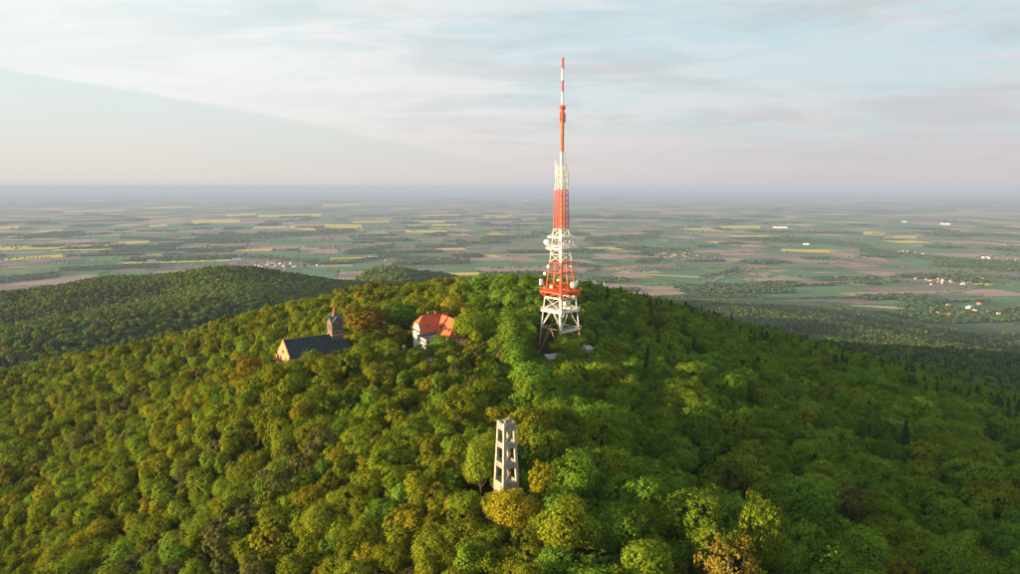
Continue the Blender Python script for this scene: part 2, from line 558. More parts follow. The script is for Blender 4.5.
wood_pts = []          # (x, y, size, tint index)
cell_mesh = {}
big = []
for x0, y0, x1, y1 in cells:
    cx, cy = warp((x0 + x1) / 2, (y0 + y1) / 2)
    d = math.hypot(cx, cy)
    lean = 0.5 - 0.5 * math.tanh(cx / 3500.0)         # more rapeseed on the left
    patch = math.sin(cx / 2300 + 1.0) * math.sin(cy / 1900 + 0.4) + 0.5 * math.sin(cx / 900 + cy / 1300)
    wts = {
        'wheat_field': 0.36, 'meadow': 0.10, 'rapeseed_field': 0.012 + 0.028 * lean * (1 if 4500 < d < 16000 else 0.4), 'pale_field': 0.05,
        'ploughed_field': 0.17 + 0.12 * max(0, -patch), 'fallow_field': 0.12, 'scrub': 0.09 + 0.17 * max(0, patch),
    }
    crop = random.choices(list(wts), list(wts.values()))[0]
    g = 4.0
    q = [warp(x0 + g, y0 + g), warp(x1 - g, y0 + g), warp(x1 - g, y1 - g), warp(x0 + g, y1 - g)]
    pr = [proj(a, b, FZ) for a, b in q]
    wpx = max(p[0] for p in pr) - min(p[0] for p in pr)
    hpx = max(p[1] for p in pr) - min(p[1] for p in pr)
    cpx, cpy = sum(p[0] for p in pr) / 4, sum(p[1] for p in pr) / 4
    if crop == 'scrub':
        area = (x1 - x0) * (y1 - y0)
        if d < 15000:
            sp = max(11.0, d * 0.0042)
            nt = int(min(420, area / (sp * sp) * 0.9))
            for _ in range(nt):
                a, b = random.random(), random.random()
                X, Y = warp(x0 + (x1 - x0) * a, y0 + (y1 - y0) * b)
                wood_pts.append((X, Y, sp * 0.075 + 0.35))
    elif d < 11000 and random.random() < 0.5:
        sp = max(12.0, d * 0.0038)
        side = random.choice((0, 1))
        L = (x1 - x0) if side == 0 else (y1 - y0)
        f0, f1 = random.uniform(0, 0.3), random.uniform(0.6, 1)
        for k in range(int(L / sp)):
            t = k / (L / sp)
            if f0 < t < f1 and random.random() < 0.8:
                X, Y = warp(x0 + (x1 - x0) * t, y0) if side == 0 else warp(x0, y0 + (y1 - y0) * t)
                wood_pts.append((X + random.uniform(-3, 3), Y + random.uniform(-3, 3), sp * 0.06 + 0.22))
    nx = max(1, int((x1 - x0) / 350))
    big.append((wpx * hpx if (-20 < cpx < 1040 and 188 < cpy < 322) and wpx > 10 else 0.0, crop, x0, y0, x1, y1, g))
big.sort(key=lambda t: -t[0])


def field_faces(mb, x0, y0, x1, y1, g, mi=0):
    n = max(1, min(4, int((x1 - x0) / 300)))
    lo = [warp(x0 + g + (x1 - x0 - 2 * g) * i / n, y0 + g) for i in range(n + 1)]
    hi = [warp(x0 + g + (x1 - x0 - 2 * g) * i / n, y1 - g) for i in range(n + 1)]
    vs = [(a, b, FZ) for a, b in lo] + [(a, b, FZ) for a, b in hi]
    mb.add(vs, [(i, i + 1, n + 2 + i, n + 1 + i) for i in range(n)], mi)


rest = MB()
C.objects.link(farmland)
for k, (s_, crop, x0, y0, x1, y1, g) in enumerate(big):
    if k < 240 and s_ > 0:
        mb = MB()
        field_faces(mb, x0, y0, x1, y1, g)
        mb.build(crop, CROPS[crop], farmland, recalc=False)
    else:
        field_faces(rest, x0, y0, x1, y1, g, CROP_ORDER.index(crop))
rest.build('field_patchwork', [CROPS[c] for c in CROP_ORDER], farmland, kind='stuff', recalc=False)

# fields that stand out: (x0, y0, x1, y1, thickness in the picture, crop)
STAND_OUT = [
    (-20, 249.5, 108, 245, 4.2, 'rapeseed_field'), (109, 243.6, 150, 241.5, 2.6, 'rapeseed_field'), (4, 259.5, 63, 255.6, 3.0, 'rapeseed_field'), (64, 212, 125, 210.4, 1.6, 'rapeseed_field'),
    (148, 208, 193, 206.8, 2.2, 'rapeseed_field'), (193, 222.5, 239, 220.8, 3.0, 'rapeseed_field'), (150, 226.3, 167, 225, 2.2, 'rapeseed_field'), (-10, 229, 19, 227, 2.8, 'rapeseed_field'),
    (38, 231.6, 63, 230.4, 1.9, 'rapeseed_field'), (226, 215.5, 256, 214, 2.4, 'rapeseed_field'), (257, 216, 320, 215, 3.0, 'rapeseed_field'), (324, 205.2, 360, 204.6, 1.7, 'rapeseed_field'),
    (290, 227, 316, 229.5, 3.4, 'rapeseed_field'), (324, 226, 362, 226.4, 4.4, 'rapeseed_field'), (352, 222, 390, 221.5, 1.8, 'rapeseed_field'), (405, 231.5, 448, 231.3, 3.0, 'rapeseed_field'),
    (432, 225.2, 457, 224.8, 1.8, 'rapeseed_field'), (423, 218.6, 508, 218, 1.5, 'pale_field'), (310, 252.3, 339, 251, 5.0, 'ploughed_field'), (570, 251, 608, 250, 3.6, 'meadow'),
    (721, 227, 761, 227, 2.8, 'rapeseed_field'), (661, 213, 718, 213, 3.0, 'ploughed_field'), (575, 220, 658, 220.5, 2.4, 'ploughed_field'), (628, 289, 684, 288, 5.6, 'ploughed_field'),
    (681, 287.5, 702, 287, 4.0, 'ploughed_field'), (726, 289, 746, 287.5, 4.6, 'ploughed_field'), (864, 233.2, 884, 233.8, 4.0, 'rapeseed_field'), (884, 236.8, 916, 236.9, 2.8, 'rapeseed_field'),
    (780, 250, 830, 251.5, 2.8, 'rapeseed_field'), (830, 252, 888, 260.5, 3.4, 'ploughed_field'), (780, 264, 828, 264.5, 5.0, 'meadow'), (800, 283, 868, 277, 9.0, 'fallow_field'), (825, 266.5, 945, 273.5, 3.4, 'fallow_field'),
    (865, 279.5, 930, 282.5, 2.0, 'meadow'), (956, 211, 1030, 214.5, 3.4, 'ploughed_field'), (790, 305, 852, 308.5, 4.6, 'fallow_field'), (852, 306, 905, 308, 2.6, 'pale_field'), (915, 294, 982, 295, 2.6, 'fallow_field'),
    (586, 270.5, 620, 271, 2.2, 'meadow'), (640, 274, 705, 277.5, 2.0, 'pale_field'), (600, 258, 648, 256, 3.6, 'ploughed_field'), (693, 251.5, 753, 251, 2.6, 'ploughed_field'), (-5, 266, 82, 257.5, 4.2, 'fallow_field'),
    (210, 250, 268, 243, 4.0, 'fallow_field'), (385, 253, 420, 250, 3.2, 'fallow_field'), (955, 300, 1000, 300.5, 3.0, 'meadow'),
    (985, 262, 1030, 260, 4.2, 'meadow'), (768, 276.5, 800, 269, 4.2, 'wheat_field'), (700, 283, 740, 270, 3.4, 'fallow_field'), (590, 281, 640, 283, 4.0, 'wheat_field'), (90, 259.5, 165, 257, 2.6, 'meadow'),
]
for a, b, c_, d_, h_, crop in STAND_OUT:
    mb = MB()
    j = lambda: random.uniform(-0.35, 0.35)
    z_ = FZ + 1.5 + random.uniform(0, 0.8)
    n = 4
    lo = [on_plane(a + (c_ - a) * i / n + (0 if 0 < i < n else 3 * j()), b + (d_ - b) * i / n + h_ / 2 * random.uniform(0.75, 1.0), z_) for i in range(n + 1)]
    hi = [on_plane(a + (c_ - a) * i / n + (0 if 0 < i < n else 6 * j()), b + (d_ - b) * i / n - h_ / 2 * random.uniform(0.75, 1.0), z_) for i in range(n + 1)]
    mb.add(lo + hi, [(i, i + 1, n + 2 + i, n + 1 + i) for i in range(n)])
    mb.build(crop, CROPS[crop], farmland, recalc=False)

# country roads across the plain, and avenue trees along them
ROADS = [([(700, 291), (715, 280), (735, 272), (790, 262), (900, 268), (1030, 275)], 18.0), ([(760, 287.5), (800, 286), (895, 282.5), (960, 284.5)], 8.0), ([(-10, 262), (70, 264), (150, 256), (260, 249)], 9.0),
         ([(700, 258), (640, 262), (600, 268), (580, 276)], 8.0), ([(900, 300), (960, 291), (985, 286), (1030, 282)], 8.0)]
for line_, w_ in ROADS:
    pl = [on_plane(a, b, FZ + 3.0) for a, b in line_]
    fine = []
    for i in range(len(pl) - 1):
        fine += [pl[i].lerp(pl[i + 1], k / 12) for k in range(12)]
    fine.append(pl[-1])
    mb = MB()
    for i in range(len(fine) - 1):
        t = (fine[i + 1] - fine[i]).normalized()
        nrm = Vector((-t.y, t.x, 0)) * (w_ / 2)
        mb.add([fine[i] - nrm, fine[i + 1] - nrm, fine[i + 1] + nrm, fine[i] + nrm], [(0, 1, 2, 3)])
    mb.build('country_road', M['road'], kind='structure', recalc=False)
    for p in fine:
        for k in range(3):
            if random.random() < 0.5:
                wood_pts.append((p.x + random.uniform(-25, 25), p.y + random.uniform(6, 22), random.uniform(0.8, 1.3)))


# hand placed woods and tree belts on the plain: (x0, y0, x1, y1, picture thickness, density)
BELTS = [(765, 288, 800, 286, 1.2, 1.0), (800, 286, 898, 282.3, 0.8, 0.5), (640, 299, 760, 296, 3, .7), (760, 299, 925, 298, 1.6, .8), (905, 303, 990, 301, 1.5, .6), (930, 262, 1030, 268, 9, .8), (860, 250, 960, 262, 4, .8),
         (700, 296, 760, 290, 2.0, 1), (120, 238, 175, 240, 2.0, 1), (200, 238, 262, 236, 4.5, 1), (255, 237, 355, 231, 4.5, .9), (0, 223, 50, 222, 2, 1), (85, 214, 150, 220, 1.6, .8), (345, 253, 395, 246, 4.0, .8), (355, 262, 400, 254, 3.0, .9),
         (415, 247, 465, 246, 2.6, .9), (585, 240, 660, 236, 5.0, .9), (635, 262, 662, 259, 3.0, 1), (700, 278, 738, 270, 1.6, 1), (480, 240, 540, 236, 4, .7), (0, 281, 60, 275, 5, .9), (60, 270, 160, 266, 3.6, .8), (240, 256, 320, 262, 4, .3),
         (395, 258, 470, 262, 5, .5), (780, 238, 870, 247, 5, .6), (955, 275, 1030, 280, 3, .7), (930, 318, 1030, 309, 3, .35), (560, 262, 600, 268, 3, .6), (600, 292, 640, 290, 3, .9), (640, 252, 690, 250, 4, .6)]
for a, b, c_, d_, h_, den in BELTS:
    n = int(abs(c_ - a) * max(1, h_) * 2.2 * den)
    for _ in range(n):
        t = random.random()
        p = on_plane(a + (c_ - a) * t, b + (d_ - b) * t + random.uniform(-h_ / 2, h_ / 2), PLAIN + 5)
        wood_pts.append((p.x, p.y, max(0.7, p.y * 0.00022) * random.uniform(0.8, 1.3)))


# ------------------------------------------------------------------ television tower
def zt(py):
    return at(0, py, 320).z


TX, TY = 23.7, 320.0
TB = gz(TX, TY)
tower = thing('transmission_tower', 'tall red and white steel lattice transmission mast with platforms and dishes', 'tower', (TX, TY, TB))
TROT = R(-1.5)
PXM = 0.474


def hd(py):
    """half diagonal of the lattice in metres at picture height py"""
    k = [(356, 22.0), (327, 18.6), (309, 16.6), (297, 15.2), (262, 10.6), (229, 7.3), (190, 6.3), (166, 3.9)]
    for (a, va), (b, vb) in zip(k, k[1:]):
        if b <= py <= a:
            return PXM * (vb + (va - vb) * (py - b) / (a - b))
    return PXM * (22.0 if py > 356 else 3.9)


def corner(i, py, grow=0.0):
    """corner i: 0 near, 1 right, 2 far, 3 left"""
    t = TROT + math.pi / 2 * i - math.pi / 2
    r = hd(py) + grow
    return Vector((r * math.cos(t), r * math.sin(t), zt(py) - TB))


def section(p0, p1, panels, m, leg_r, br_r, single=True, kind_brace='x'):
    """one painted band of the lattice from picture height p0 up to p1"""
    ys = [p0 + (p1 - p0) * i / panels for i in range(panels + 1)]
    joined = MB()
    for i in range(4):
        MB().bar(corner(i, p0), corner(i, p1), leg_r, leg_r, 6).build('leg', m, tower)
    for a, b in zip(ys, ys[1:]):
        for i in range(4):
            j = (i + 1) % 4
            bars = [(corner(i, b), corner(j, b), br_r * 1.1, 'girt')]
            if kind_brace == 'x':
                bars += [(corner(i, a), corner(j, b), br_r, 'brace'), (corner(j, a), corner(i, b), br_r * 0.94, 'brace')]
            elif kind_brace == 'k':
                mid = (corner(i, b) + corner(j, b)) / 2
                bars += [(corner(i, a), mid, br_r, 'brace'), (corner(j, a), mid, br_r * 0.96, 'brace')]
            elif kind_brace == 'v':
                ma = (corner(i, a) + corner(j, a)) / 2
                mb_ = (corner(i, b) + corner(j, b)) / 2
                bars += [(ma, mb_, br_r, 'post')]
            for p, q, r, nm in bars:
                if single:
                    MB().bar(p, q, r, r, 4).build(nm, m, tower)
                else:
                    joined.bar(p, q, r, r, 4)
    if not single:
        joined.build('bracing', m, tower, kind='stuff')


section(356, 327, 1, M['fadedred'], 0.28, 0.13, True, 'k')
section(327, 309, 1, M['white'], 0.30, 0.16, True, 'k')
section(309, 297, 1, M['white'], 0.29, 0.14, True, 'x')
section(297, 272, 2, M['red'], 0.34, 0.21, True, 'v')
section(272, 262, 1, M['red'], 0.35, 0.21, True, 'v')
section(262, 246, 2, M['white'], 0.26, 0.13, True, 'x')
section(246, 229, 2, M['white'], 0.25, 0.12, True, 'x')
section(229, 190, 7, M['red'], 0.22, 0.09, False, 'x')
section(190, 166, 4, M['white'], 0.20, 0.09, False, 'x')
# inner shafts: cable ladder and lift shaft in the core
MB().box((0.3, 0.2, (zt(356) + zt(262)) / 2 - TB), (1.1, 1.1, zt(262) - zt(356)), R(45)).build('lift_shaft', M['grey'], tower)
for a, b, m in ((297, 262, 'red'), (262, 229, 'grey'), (229, 190, 'orange'), (190, 152, 'white')):
    MB().box((-0.1, 0, (zt(a) + zt(b)) / 2 - TB), (0.95, 0.95, zt(b) - zt(a) - 0.02), R(43)).build('core_shaft', M[m], tower)
for k, (dx, dy) in enumerate(((-2.0, -0.3), (1.6, -0.8), (-1.1, -1.4), (2.1, 0.6))):
    for a, b, m in ((229, 190, 'red' if k < 2 else 'deepred'),):
        MB().bar((dx, dy, zt(a) - TB), (dx, dy, zt(b) - TB), 0.15, 0.15, 6).build('cable_duct', M[m], tower)
# antenna panels on the upper white band, right side and left whip
panels = MB()
for i in range(15):
    py = 153 + i * 2.6
    r = 1.3 + (0.9 if i > 4 else 0) + (0.9 if i > 7 else 0)
    panels.box((r, -0.35, zt(py) - TB), (0.42, 0.5, 0.85), 0)
    panels.bar((0.4, -0.2, zt(py) - TB), (r, -0.35, zt(py) - TB), 0.07)
panels.build('antenna_panels', M['grey'], tower, kind='stuff')
for i, (dx, py0, py1) in enumerate(((2.6, 186, 169), (2.9, 182, 175), (1.9, 188, 163))):
    MB().bar((dx, -0.6 + i * 0.4, zt(py0) - TB), (dx, -0.6 + i * 0.4, zt(py1) - TB), 0.09).build('antenna_pole', M['white'], tower)
MB().bar((-2.75, -0.6, zt(190) - TB), (-2.75, -0.6, zt(161) - TB), 0.26, 0.2, 8).build('whip_antenna', M['white'], tower)
MB().bar((-1.9, -0.9, zt(190) - TB), (-1.9, -0.9, zt(165) - TB), 0.18, 0.14, 8).build('whip_antenna', M['white'], tower)
for py in (186, 179, 172, 166):
    MB().bar((-2.75, -0.6, zt(py) - TB), (0, 0, zt(py + 1) - TB), 0.1).build('stand_off_arm', M['white'], tower)
for py in (188, 181, 176.5, 170):
    MB().bar((0.5, -0.2, zt(py) - TB), (3.0, -0.5, zt(py) - TB), 0.12).build('stand_off_arm', M['darksteel' if py == 176.5 else 'white'], tower)
# tube of the UHF antenna, cap, and slim top mast in bands
MB().bar((0, 0, zt(152) - TB), (0, 0, zt(109.5) - TB), 0.82, 0.82, 12).build('antenna_tube', M['orange'], tower, smooth=False)
for py in (148, 144, 140, 136, 132, 128, 124, 120, 116, 112):
    MB().bar((0, 0, zt(py) - TB), (0, 0, zt(py) - TB + 0.22), 0.95, 0.95, 12).build('flange_ring', M['orange' if py % 8 else 'deepred'], tower)
MB().box((1.15, -0.2, (zt(123) + zt(113)) / 2 - TB), (0.5, 0.7, zt(113) - zt(123))).build('dark_panel', M['darksteel'], tower)
MB().box((-1.0, -0.4, (zt(122) + zt(112)) / 2 - TB), (0.4, 0.7, zt(112) - zt(122))).build('side_panel', M['orange'], tower)
MB().bar((0, 0, zt(109.5) - TB), (0, 0, zt(107) - TB), 1.35, 1.35, 12).build('cap_platform', M['deepred'], tower)
mid = MB()
for i in range(10):
    t = 2 * math.pi * i / 10
    mid.bar((1.3 * math.cos(t), 1.3 * math.sin(t), zt(107) - TB), (1.3 * math.cos(t), 1.3 * math.sin(t), zt(105.4) - TB), 0.06)
for i in range(10):
    t, u_ = 2 * math.pi * i / 10, 2 * math.pi * (i + 1) / 10
    for zz in (zt(105.4) - TB, zt(106.2) - TB):
        mid.bar((1.3 * math.cos(t), 1.3 * math.sin(t), zz), (1.3 * math.cos(u_), 1.3 * math.sin(u_), zz), 0.07)
mid.build('cap_railing', M['orange'], tower)
MB().bar((0, 0, zt(107) - TB), (0, 0, zt(105) - TB), 0.7, 0.5, 10).build('mast_foot', M['orange'], tower)
for a, b, m in ((105, 92, 'white'), (92, 81, 'deepred'), (81, 69, 'white'), (69, 58.5, 'deepred')):
    MB().bar((0, 0, zt(a) - TB), (0, 0, zt(b) - TB), 0.46, 0.44, 10).build('top_mast', M[m], tower)
    fl = MB()
    fl.bar((0, 0, zt(b) - TB - 0.15), (0, 0, zt(b) - TB + 0.05), 0.62, 0.62, 10)
    fl.build('flange_ring', M[m], tower)
MB().bar((0, 0, zt(58.5) - TB), (0, 0, zt(57) - TB), 0.2, 0.08, 6).build('warning_lamp', M['deepred'], tower)


def platform(py, grow, m, rail_h, skirt, faces=(0, 1, 2, 3), name='platform', post=8):
    z = zt(py) - TB
    cs = [corner(i, py, grow) for i in range(4)]
    if len(faces) == 4:
        inner = [corner(i, py, -0.6) for i in range(4)]
        d = MB()
        vs = [Vector((p.x, p.y, z)) for p in cs] + [Vector((p.x, p.y, z)) for p in inner]
        vs += [v - Vector((0, 0, skirt)) for v in vs]
        fs = []
        for i in range(4):
            j = (i + 1) % 4
            fs += [(i, j, 4 + j, 4 + i), (8 + i, 12 + i, 12 + j, 8 + j), (i, 8 + i, 8 + j, j), (4 + i, 4 + j, 12 + j, 12 + i)]
        d.add(vs, fs)
        deck = d.build(name, m, tower)
    else:
        d = MB()
        for i in faces:
            j = (i + 1) % 4
            a, b = corner(i, py, -0.4), corner(j, py, -0.4)
            d.poly([cs[i], cs[j], b, a], skirt)
        deck = d.build(name, m, tower)
    for i in faces:
        j = (i + 1) % 4
        rl = MB()
        for k in range(post + 1):
            p = cs[i].lerp(cs[j], (k + 0.02) / (post + 0.04))
            rl.bar(p + Vector((0, 0, 0.0)), p + Vector((0, 0, rail_h)), 0.06)
        for h in (rail_h, rail_h * 0.55):
            rl.bar(cs[i] + Vector((0, 0, h)), cs[j] + Vector((0, 0, h)), 0.075)
        rl.build('railing', m, deck)
    return deck


platform(309.5, 1.3, M['white'], 1.3, 0.75)
platform(328, 0.9, M['white'], 1.5, 0.8, (0,))
platform(290.5, 2.9, M['red'], 1.5, 0.7)
platform(247.5, 2.7, M['white'], 1.4, 0.75)
platform(237, 2.5, M['white'], 0.5, 0.35)
platform(297, 0.4, M['white'], 0.0 + 0.4, 0.3)
# wide red apron carried on raking brackets below the big platform
for i in range(4):
    for gshift in (0.0, 0.5, 1.0):
        j = (i + 1) % 4
        a = corner(i, 297).lerp(corner(j, 297), gshift * 0.999)
        b = corner(i, 291.6, 2.6).lerp(corner(j, 291.6, 2.6), gshift * 0.999)
        if gshift < 1:
            MB().bar(a, b, 0.42, 0.30, 5).build('bracket', M['red'], tower)
    a, b = corner(i, 250.5), corner(i, 248.6, 2.3)
    MB().bar(a, b, 0.2, 0.16, 5).build('bracket', M['white'], tower)
    a, b = corner(i, 232.5), corner(i, 237.6, 2.3)
    MB().bar(a, b, 0.15, 0.13, 5).build('bracket', M['white'], tower)


def dish(c, d, r, depth=0.5, m='radome'):
    """round microwave dish: shallow drum with a domed face pointing along d"""
    c, d = Vector(c), Vector(d).normalized()
    a = d.orthogonal().normalized()
    b = d.cross(a)
    n = 20
    rings = [(0, r * 0.35), (0, r), (depth, r), (depth + r * 0.12, r * 0.7), (depth + r * 0.18, r * 0.3)]
    vs = []
    for h, rr in rings:
        vs += [c + d * h + (a * math.cos(2 * math.pi * k / n) + b * math.sin(2 * math.pi * k / n)) * rr for k in range(n)]
    fs = [tuple(range(n))[::-1]]
    for q in range(len(rings) - 1):
        fs += [(q * n + k, q * n + (k + 1) % n, (q + 1) * n + (k + 1) % n, (q + 1) * n + k) for k in range(n)]
    fs.append(tuple(range((len(rings) - 1) * n, len(rings) * n)))
    o = MB().add(vs, fs).build('dish_antenna', M[m], tower, smooth=False)
    MB().bar(c - d * 0.1, c - d * 1.2, 0.12).build('dish_mount', M['grey'], o)
    return o


def tp(px, py, dy=0.0):
    p = at(px, py, TY + dy)
    return (p.x - TX, dy, p.z - TB)


dish(tp(573.5, 284.6, -4.5), (0.25, -1, 0), 1.75, 0.6)
dish(tp(576.5, 283, -1.0), (0.8, -0.6, 0), 1.2, 0.6)
dish(tp(546.3, 242.0, -3.2), (-0.3, -1, 0), 1.15, 0.5)
dish(tp(548.5, 266.5, -2.0), (-0.8, -0.6, 0), 0.8, 0.4)
dish(tp(545.0, 273.5, -3.0), (-0.7, -0.7, 0), 0.75, 0.4)
dish(tp(558.0, 280.0, -7.5), (-0.3, -1, 0), 0.55, 0.3)
dish(tp(551.5, 287.0, -7.0), (-0.5, -1, 0), 0.6, 0.3)
dish(tp(571.0, 266.5, -2.0), (0.7, -0.7, 0), 0.6, 0.3)
MB().box(tp(541.3, 282.0, -2.5), (1.3, 1.3, 2.6), R(30)).build('equipment_cabinet', M['radome'], tower)
MB().box(tp(566.0, 303.0, -4.0), (2.4, 1.6, 1.7), R(45)).build('equipment_cabinet', M['white'], tower)
MB().box(tp(552.0, 286.5, -3.0), (2.2, 1.2, 2.0), R(-45)).build('equipment_cabinet', M['red'], tower)
for px, p0, p1, m in ((540, 289, 277.5, 'red'), (577.8, 289, 279, 'red'), (575.5, 309, 297, 'white'), (544, 289, 281, 'white'), (571, 289, 276, 'red'), (549, 246, 238.5, 'white'), (573, 246, 239, 'white'), (556.5, 289, 280, 'red')):
    a, b = tp(px, p0, -1.5), tp(px, p1, -1.5)
    MB().bar(a, b, 0.13, 0.1, 6).build('antenna_pole', M[m], tower)


# ------------------------------------------------------------------ service building at the foot of the tower
sb = thing('service_building', 'low pale blue flat-roofed building at the foot of the transmission tower', 'building', (TX + 0.5, TY - 1, gz(TX, TY - 10)), R(8))


def window(parent, c, rz, w, h, wallm='radome', bars=1):
    """window that faces local -Y turned by rz: frame standing 4 cm proud, pane set back inside it"""
    cs, sn = math.cos(rz), math.sin(rz)

    def L(x, y, z):
        return (c[0] + x * cs - y * sn, c[1] + x * sn + y * cs, c[2] + z)
    fr = MB()
    t = 0.11
    for sx in (-1, 1):
        fr.box(L(sx * (w / 2 - t / 2), -0.03, 0), (t, 0.14, h), rz)
    for sz in (-1, 1):
        fr.box(L(0, -0.03, sz * (h / 2 - t / 2)), (w - 2 * t, 0.14, t), rz)
    for k in range(bars):
        fr.box(L(-w / 2 + w * (k + 1) / (bars + 1), -0.02, 0), (0.06, 0.10, h - 2 * t), rz)
    f = fr.build('window', M[wallm], parent)
    MB().box(L(0, -0.012, 0), (w - 2 * t, 0.03, h - 2 * t), rz).build('pane', M['glass'], f)
    MB().box(L(0, -0.09, -h / 2 - 0.05), (w + 0.16, 0.22, 0.08), rz).build('sill', M[wallm], f)
    return f


def wing(parent, c, size, m, roofm):
    MB().box((c[0], c[1], c[2] + size[2] / 2), size).build('wall', M[m], parent)
    MB().box((c[0], c[1], c[2] + size[2] + 0.15), (size[0] + 0.5, size[1] + 0.5, 0.26)).build('roof', M[roofm], parent)


wing(sb, (-6.6, -11, -3), (5.2, 9.0, 8.0), 'paleblue', 'grey')
wing(sb, (0.6, -3.0, -3), (9.0, 10.0, 6.2), 'paleblue', 'grey')
wing(sb, (11.6, 0.0, -3), (7.0, 9.0, 9.0), 'paleblue', 'grey')
window(sb, (-6.9, -15.5, 2.9), 0, 1.2, 1.4)
window(sb, (-5.0, -15.5, 2.9), 0, 1.2, 1.4)
window(sb, (10.6, -4.5, 3.6), 0, 1.3, 1.4)
window(sb, (13.2, -4.5, 3.6), 0, 1.3, 1.4)
MB().box((10.6, -2.6, 7.2), (0.9, 0.9, 1.7)).build('chimney', M['radome'], sb)
MB().box((10.6, -2.6, 8.15), (1.2, 1.2, 0.2)).build('chimney_cap', M['grey'], sb)

# ------------------------------------------------------------------ lookout tower
LXY = (-0.9, 162.0)
LB = 5.2
lt = thing('lookout_tower', 'weathered open concrete lookout tower with four corner pillars and three storeys', 'tower', (LXY[0], LXY[1], LB), R(32))
LH = 15.6


def lw(z):
    return 2.28 + (1.66 - 2.28) * z / LH          # half width, battered


MB().box((0, 0, -3.0), (4.6, 4.6, 6.02), 0).build('base', M['concrete'], lt)
for sx in (-1, 1):
    for sy in (-1, 1):
        pil = MB()
        t0, t1 = 0.36, 0.28
        a, b = lw(0), lw(LH)
        vs = []
        for h, t, w in ((0.05, t0, a), (LH, t1, b)):
            for dx, dy in ((-t, -t), (t, -t), (t, t), (-t, t)):
                vs.append((sx * (w - t) + dx, sy * (w - t) + dy, h))
        pil.add(vs, [(3, 2, 1, 0), (4, 5, 6, 7), (0, 1, 5, 4), (1, 2, 6, 5), (2, 3, 7, 6), (3, 0, 4, 7)])
        pil.build('pillar', M['concrete_pale'], lt)
levels = [0.0, 5.0, 10.0, 14.7]
for li, z0 in enumerate(levels):
    # floor slab, inset between the pillars
    w = lw(z0) - 0.25
    if li < 3:
        MB().box((0, 0, z0 + 0.14), (2 * w - 0.2, 2 * w - 0.2, 0.24)).build('floor_slab', M['concrete'], lt)
    else:
        MB().box((0, 0, z0 - 0.12), (2 * w - 0.2, 2 * w - 0.2, 0.24)).build('floor_slab', M['concrete'], lt)
    # parapet wall on each of the four sides
    for k in range(4):
        hgt = 0.72 if li < 3 else 0.95
        zc = z0 + hgt / 2 + (0.0 if li < 3 else -0.28)
        w2 = lw(zc)
        rz = k * math.pi / 2
        yy = -(w2 - 0.20)
        cx, cy = -yy * math.sin(rz), yy * math.cos(rz)
        MB().box((cx, cy, zc), (2 * w2 - 1.14, 0.26, hgt), rz).build('parapet', M['concrete'], lt)
        if li < 3:
            zl = levels[li + 1] - 0.42 if li < 2 else levels[3] - 0.62
            w3 = lw(zl)
            yy = -(w3 - 0.30)
            cx, cy = -yy * math.sin(rz), yy * math.cos(rz)
            MB().box((cx, cy, zl), (2 * w3 - 1.10, 0.36, 0.40), rz).build('lintel', M['concrete_pale'], lt)
        else:
            for q in (-1, 0, 1):
                xx = q * 0.85
                yy = -(w2 - 0.20)
                bx = xx * math.cos(rz) - yy * math.sin(rz)
                by = xx * math.sin(rz) + yy * math.cos(rz)
                MB().box((bx, by, zc + hgt / 2 + 0.2), (0.45, 0.26, 0.40), rz).build('merlon', M['concrete_pale'], lt)
for sx in (-1, 1):
    for sy in (-1, 1):
        w = lw(LH)
        MB().box((sx * (w - 0.28), sy * (w - 0.28), LH + 0.12), (0.66, 0.66, 0.22)).build('pillar_cap', M['concrete_pale'], lt)
# stair flights inside
for li in range(3):
    z0, z1 = levels[li] + 0.26, levels[li + 1] - (0.26 if li == 2 else 0)
    for hf in range(2):
        fl = MB()
        n = 9
        for k in range(n):
            t = (k + 0.5) / n
            z = z0 + (z1 - z0) * (hf + t) / 2
            x = -0.9 + 1.8 * t if hf == 0 else 0.9 - 1.8 * t
            y = -0.5 if hf == 0 else 0.5
            fl.box((x, y, z), (0.26, 0.7, 0.16))
        st = fl.build('stair_flight', M['stair'], lt)
hatch = MB()
hatch.box((0.2, 0.4, LH - 0.2), (1.1, 1.2, 1.1))
hatch.build('stair_hood', M['concrete'], lt)
hr = MB()
for k in range(5):
    hr.bar((-0.9 + k * 0.5, -0.6, LH - 0.8), (-0.9 + k * 0.5, -0.6, LH + 0.7), 0.045)
hr.bar((-0.9, -0.6, LH + 0.7), (1.1, -0.6, LH + 0.7), 0.05)
hr.build('handrail', M['darksteel'], lt)

# ------------------------------------------------------------------ church
p_gab = at(282.6, 341.0, 291)
p_end = at(330.4, 335.3, 304)
axis = Vector((p_end.x - p_gab.x, p_end.y - p_gab.y, 0))
CRZ = math.atan2(axis.y, axis.x)
RIDGE = p_gab.z
CB = -3.0
ch = thing('stone_church', 'stone church with long slate roof and square belfry on the wooded ridge', 'church', (p_gab.x, p_gab.y, CB), CRZ)
HW, EAVE, RG = 7.2, RIDGE - CB - 6.0, RIDGE - CB
CL = 26.0
nave = MB()
nave.solid([(0, -HW, 0), (0, HW, 0), (0, HW, EAVE), (0, 0, RG), (0, -HW, EAVE), (CL, -HW, 0), (CL, HW, 0), (CL, HW, EAVE), (CL, 0, RG), (CL, -HW, EAVE)],
           [(0, 1, 2, 3, 4), (9, 8, 7, 6, 5), (0, 4, 9, 5), (1, 6, 7, 2), (2, 7, 8, 3), (4, 3, 8, 9)])
nave.build('wall', M['sandstone'], ch)
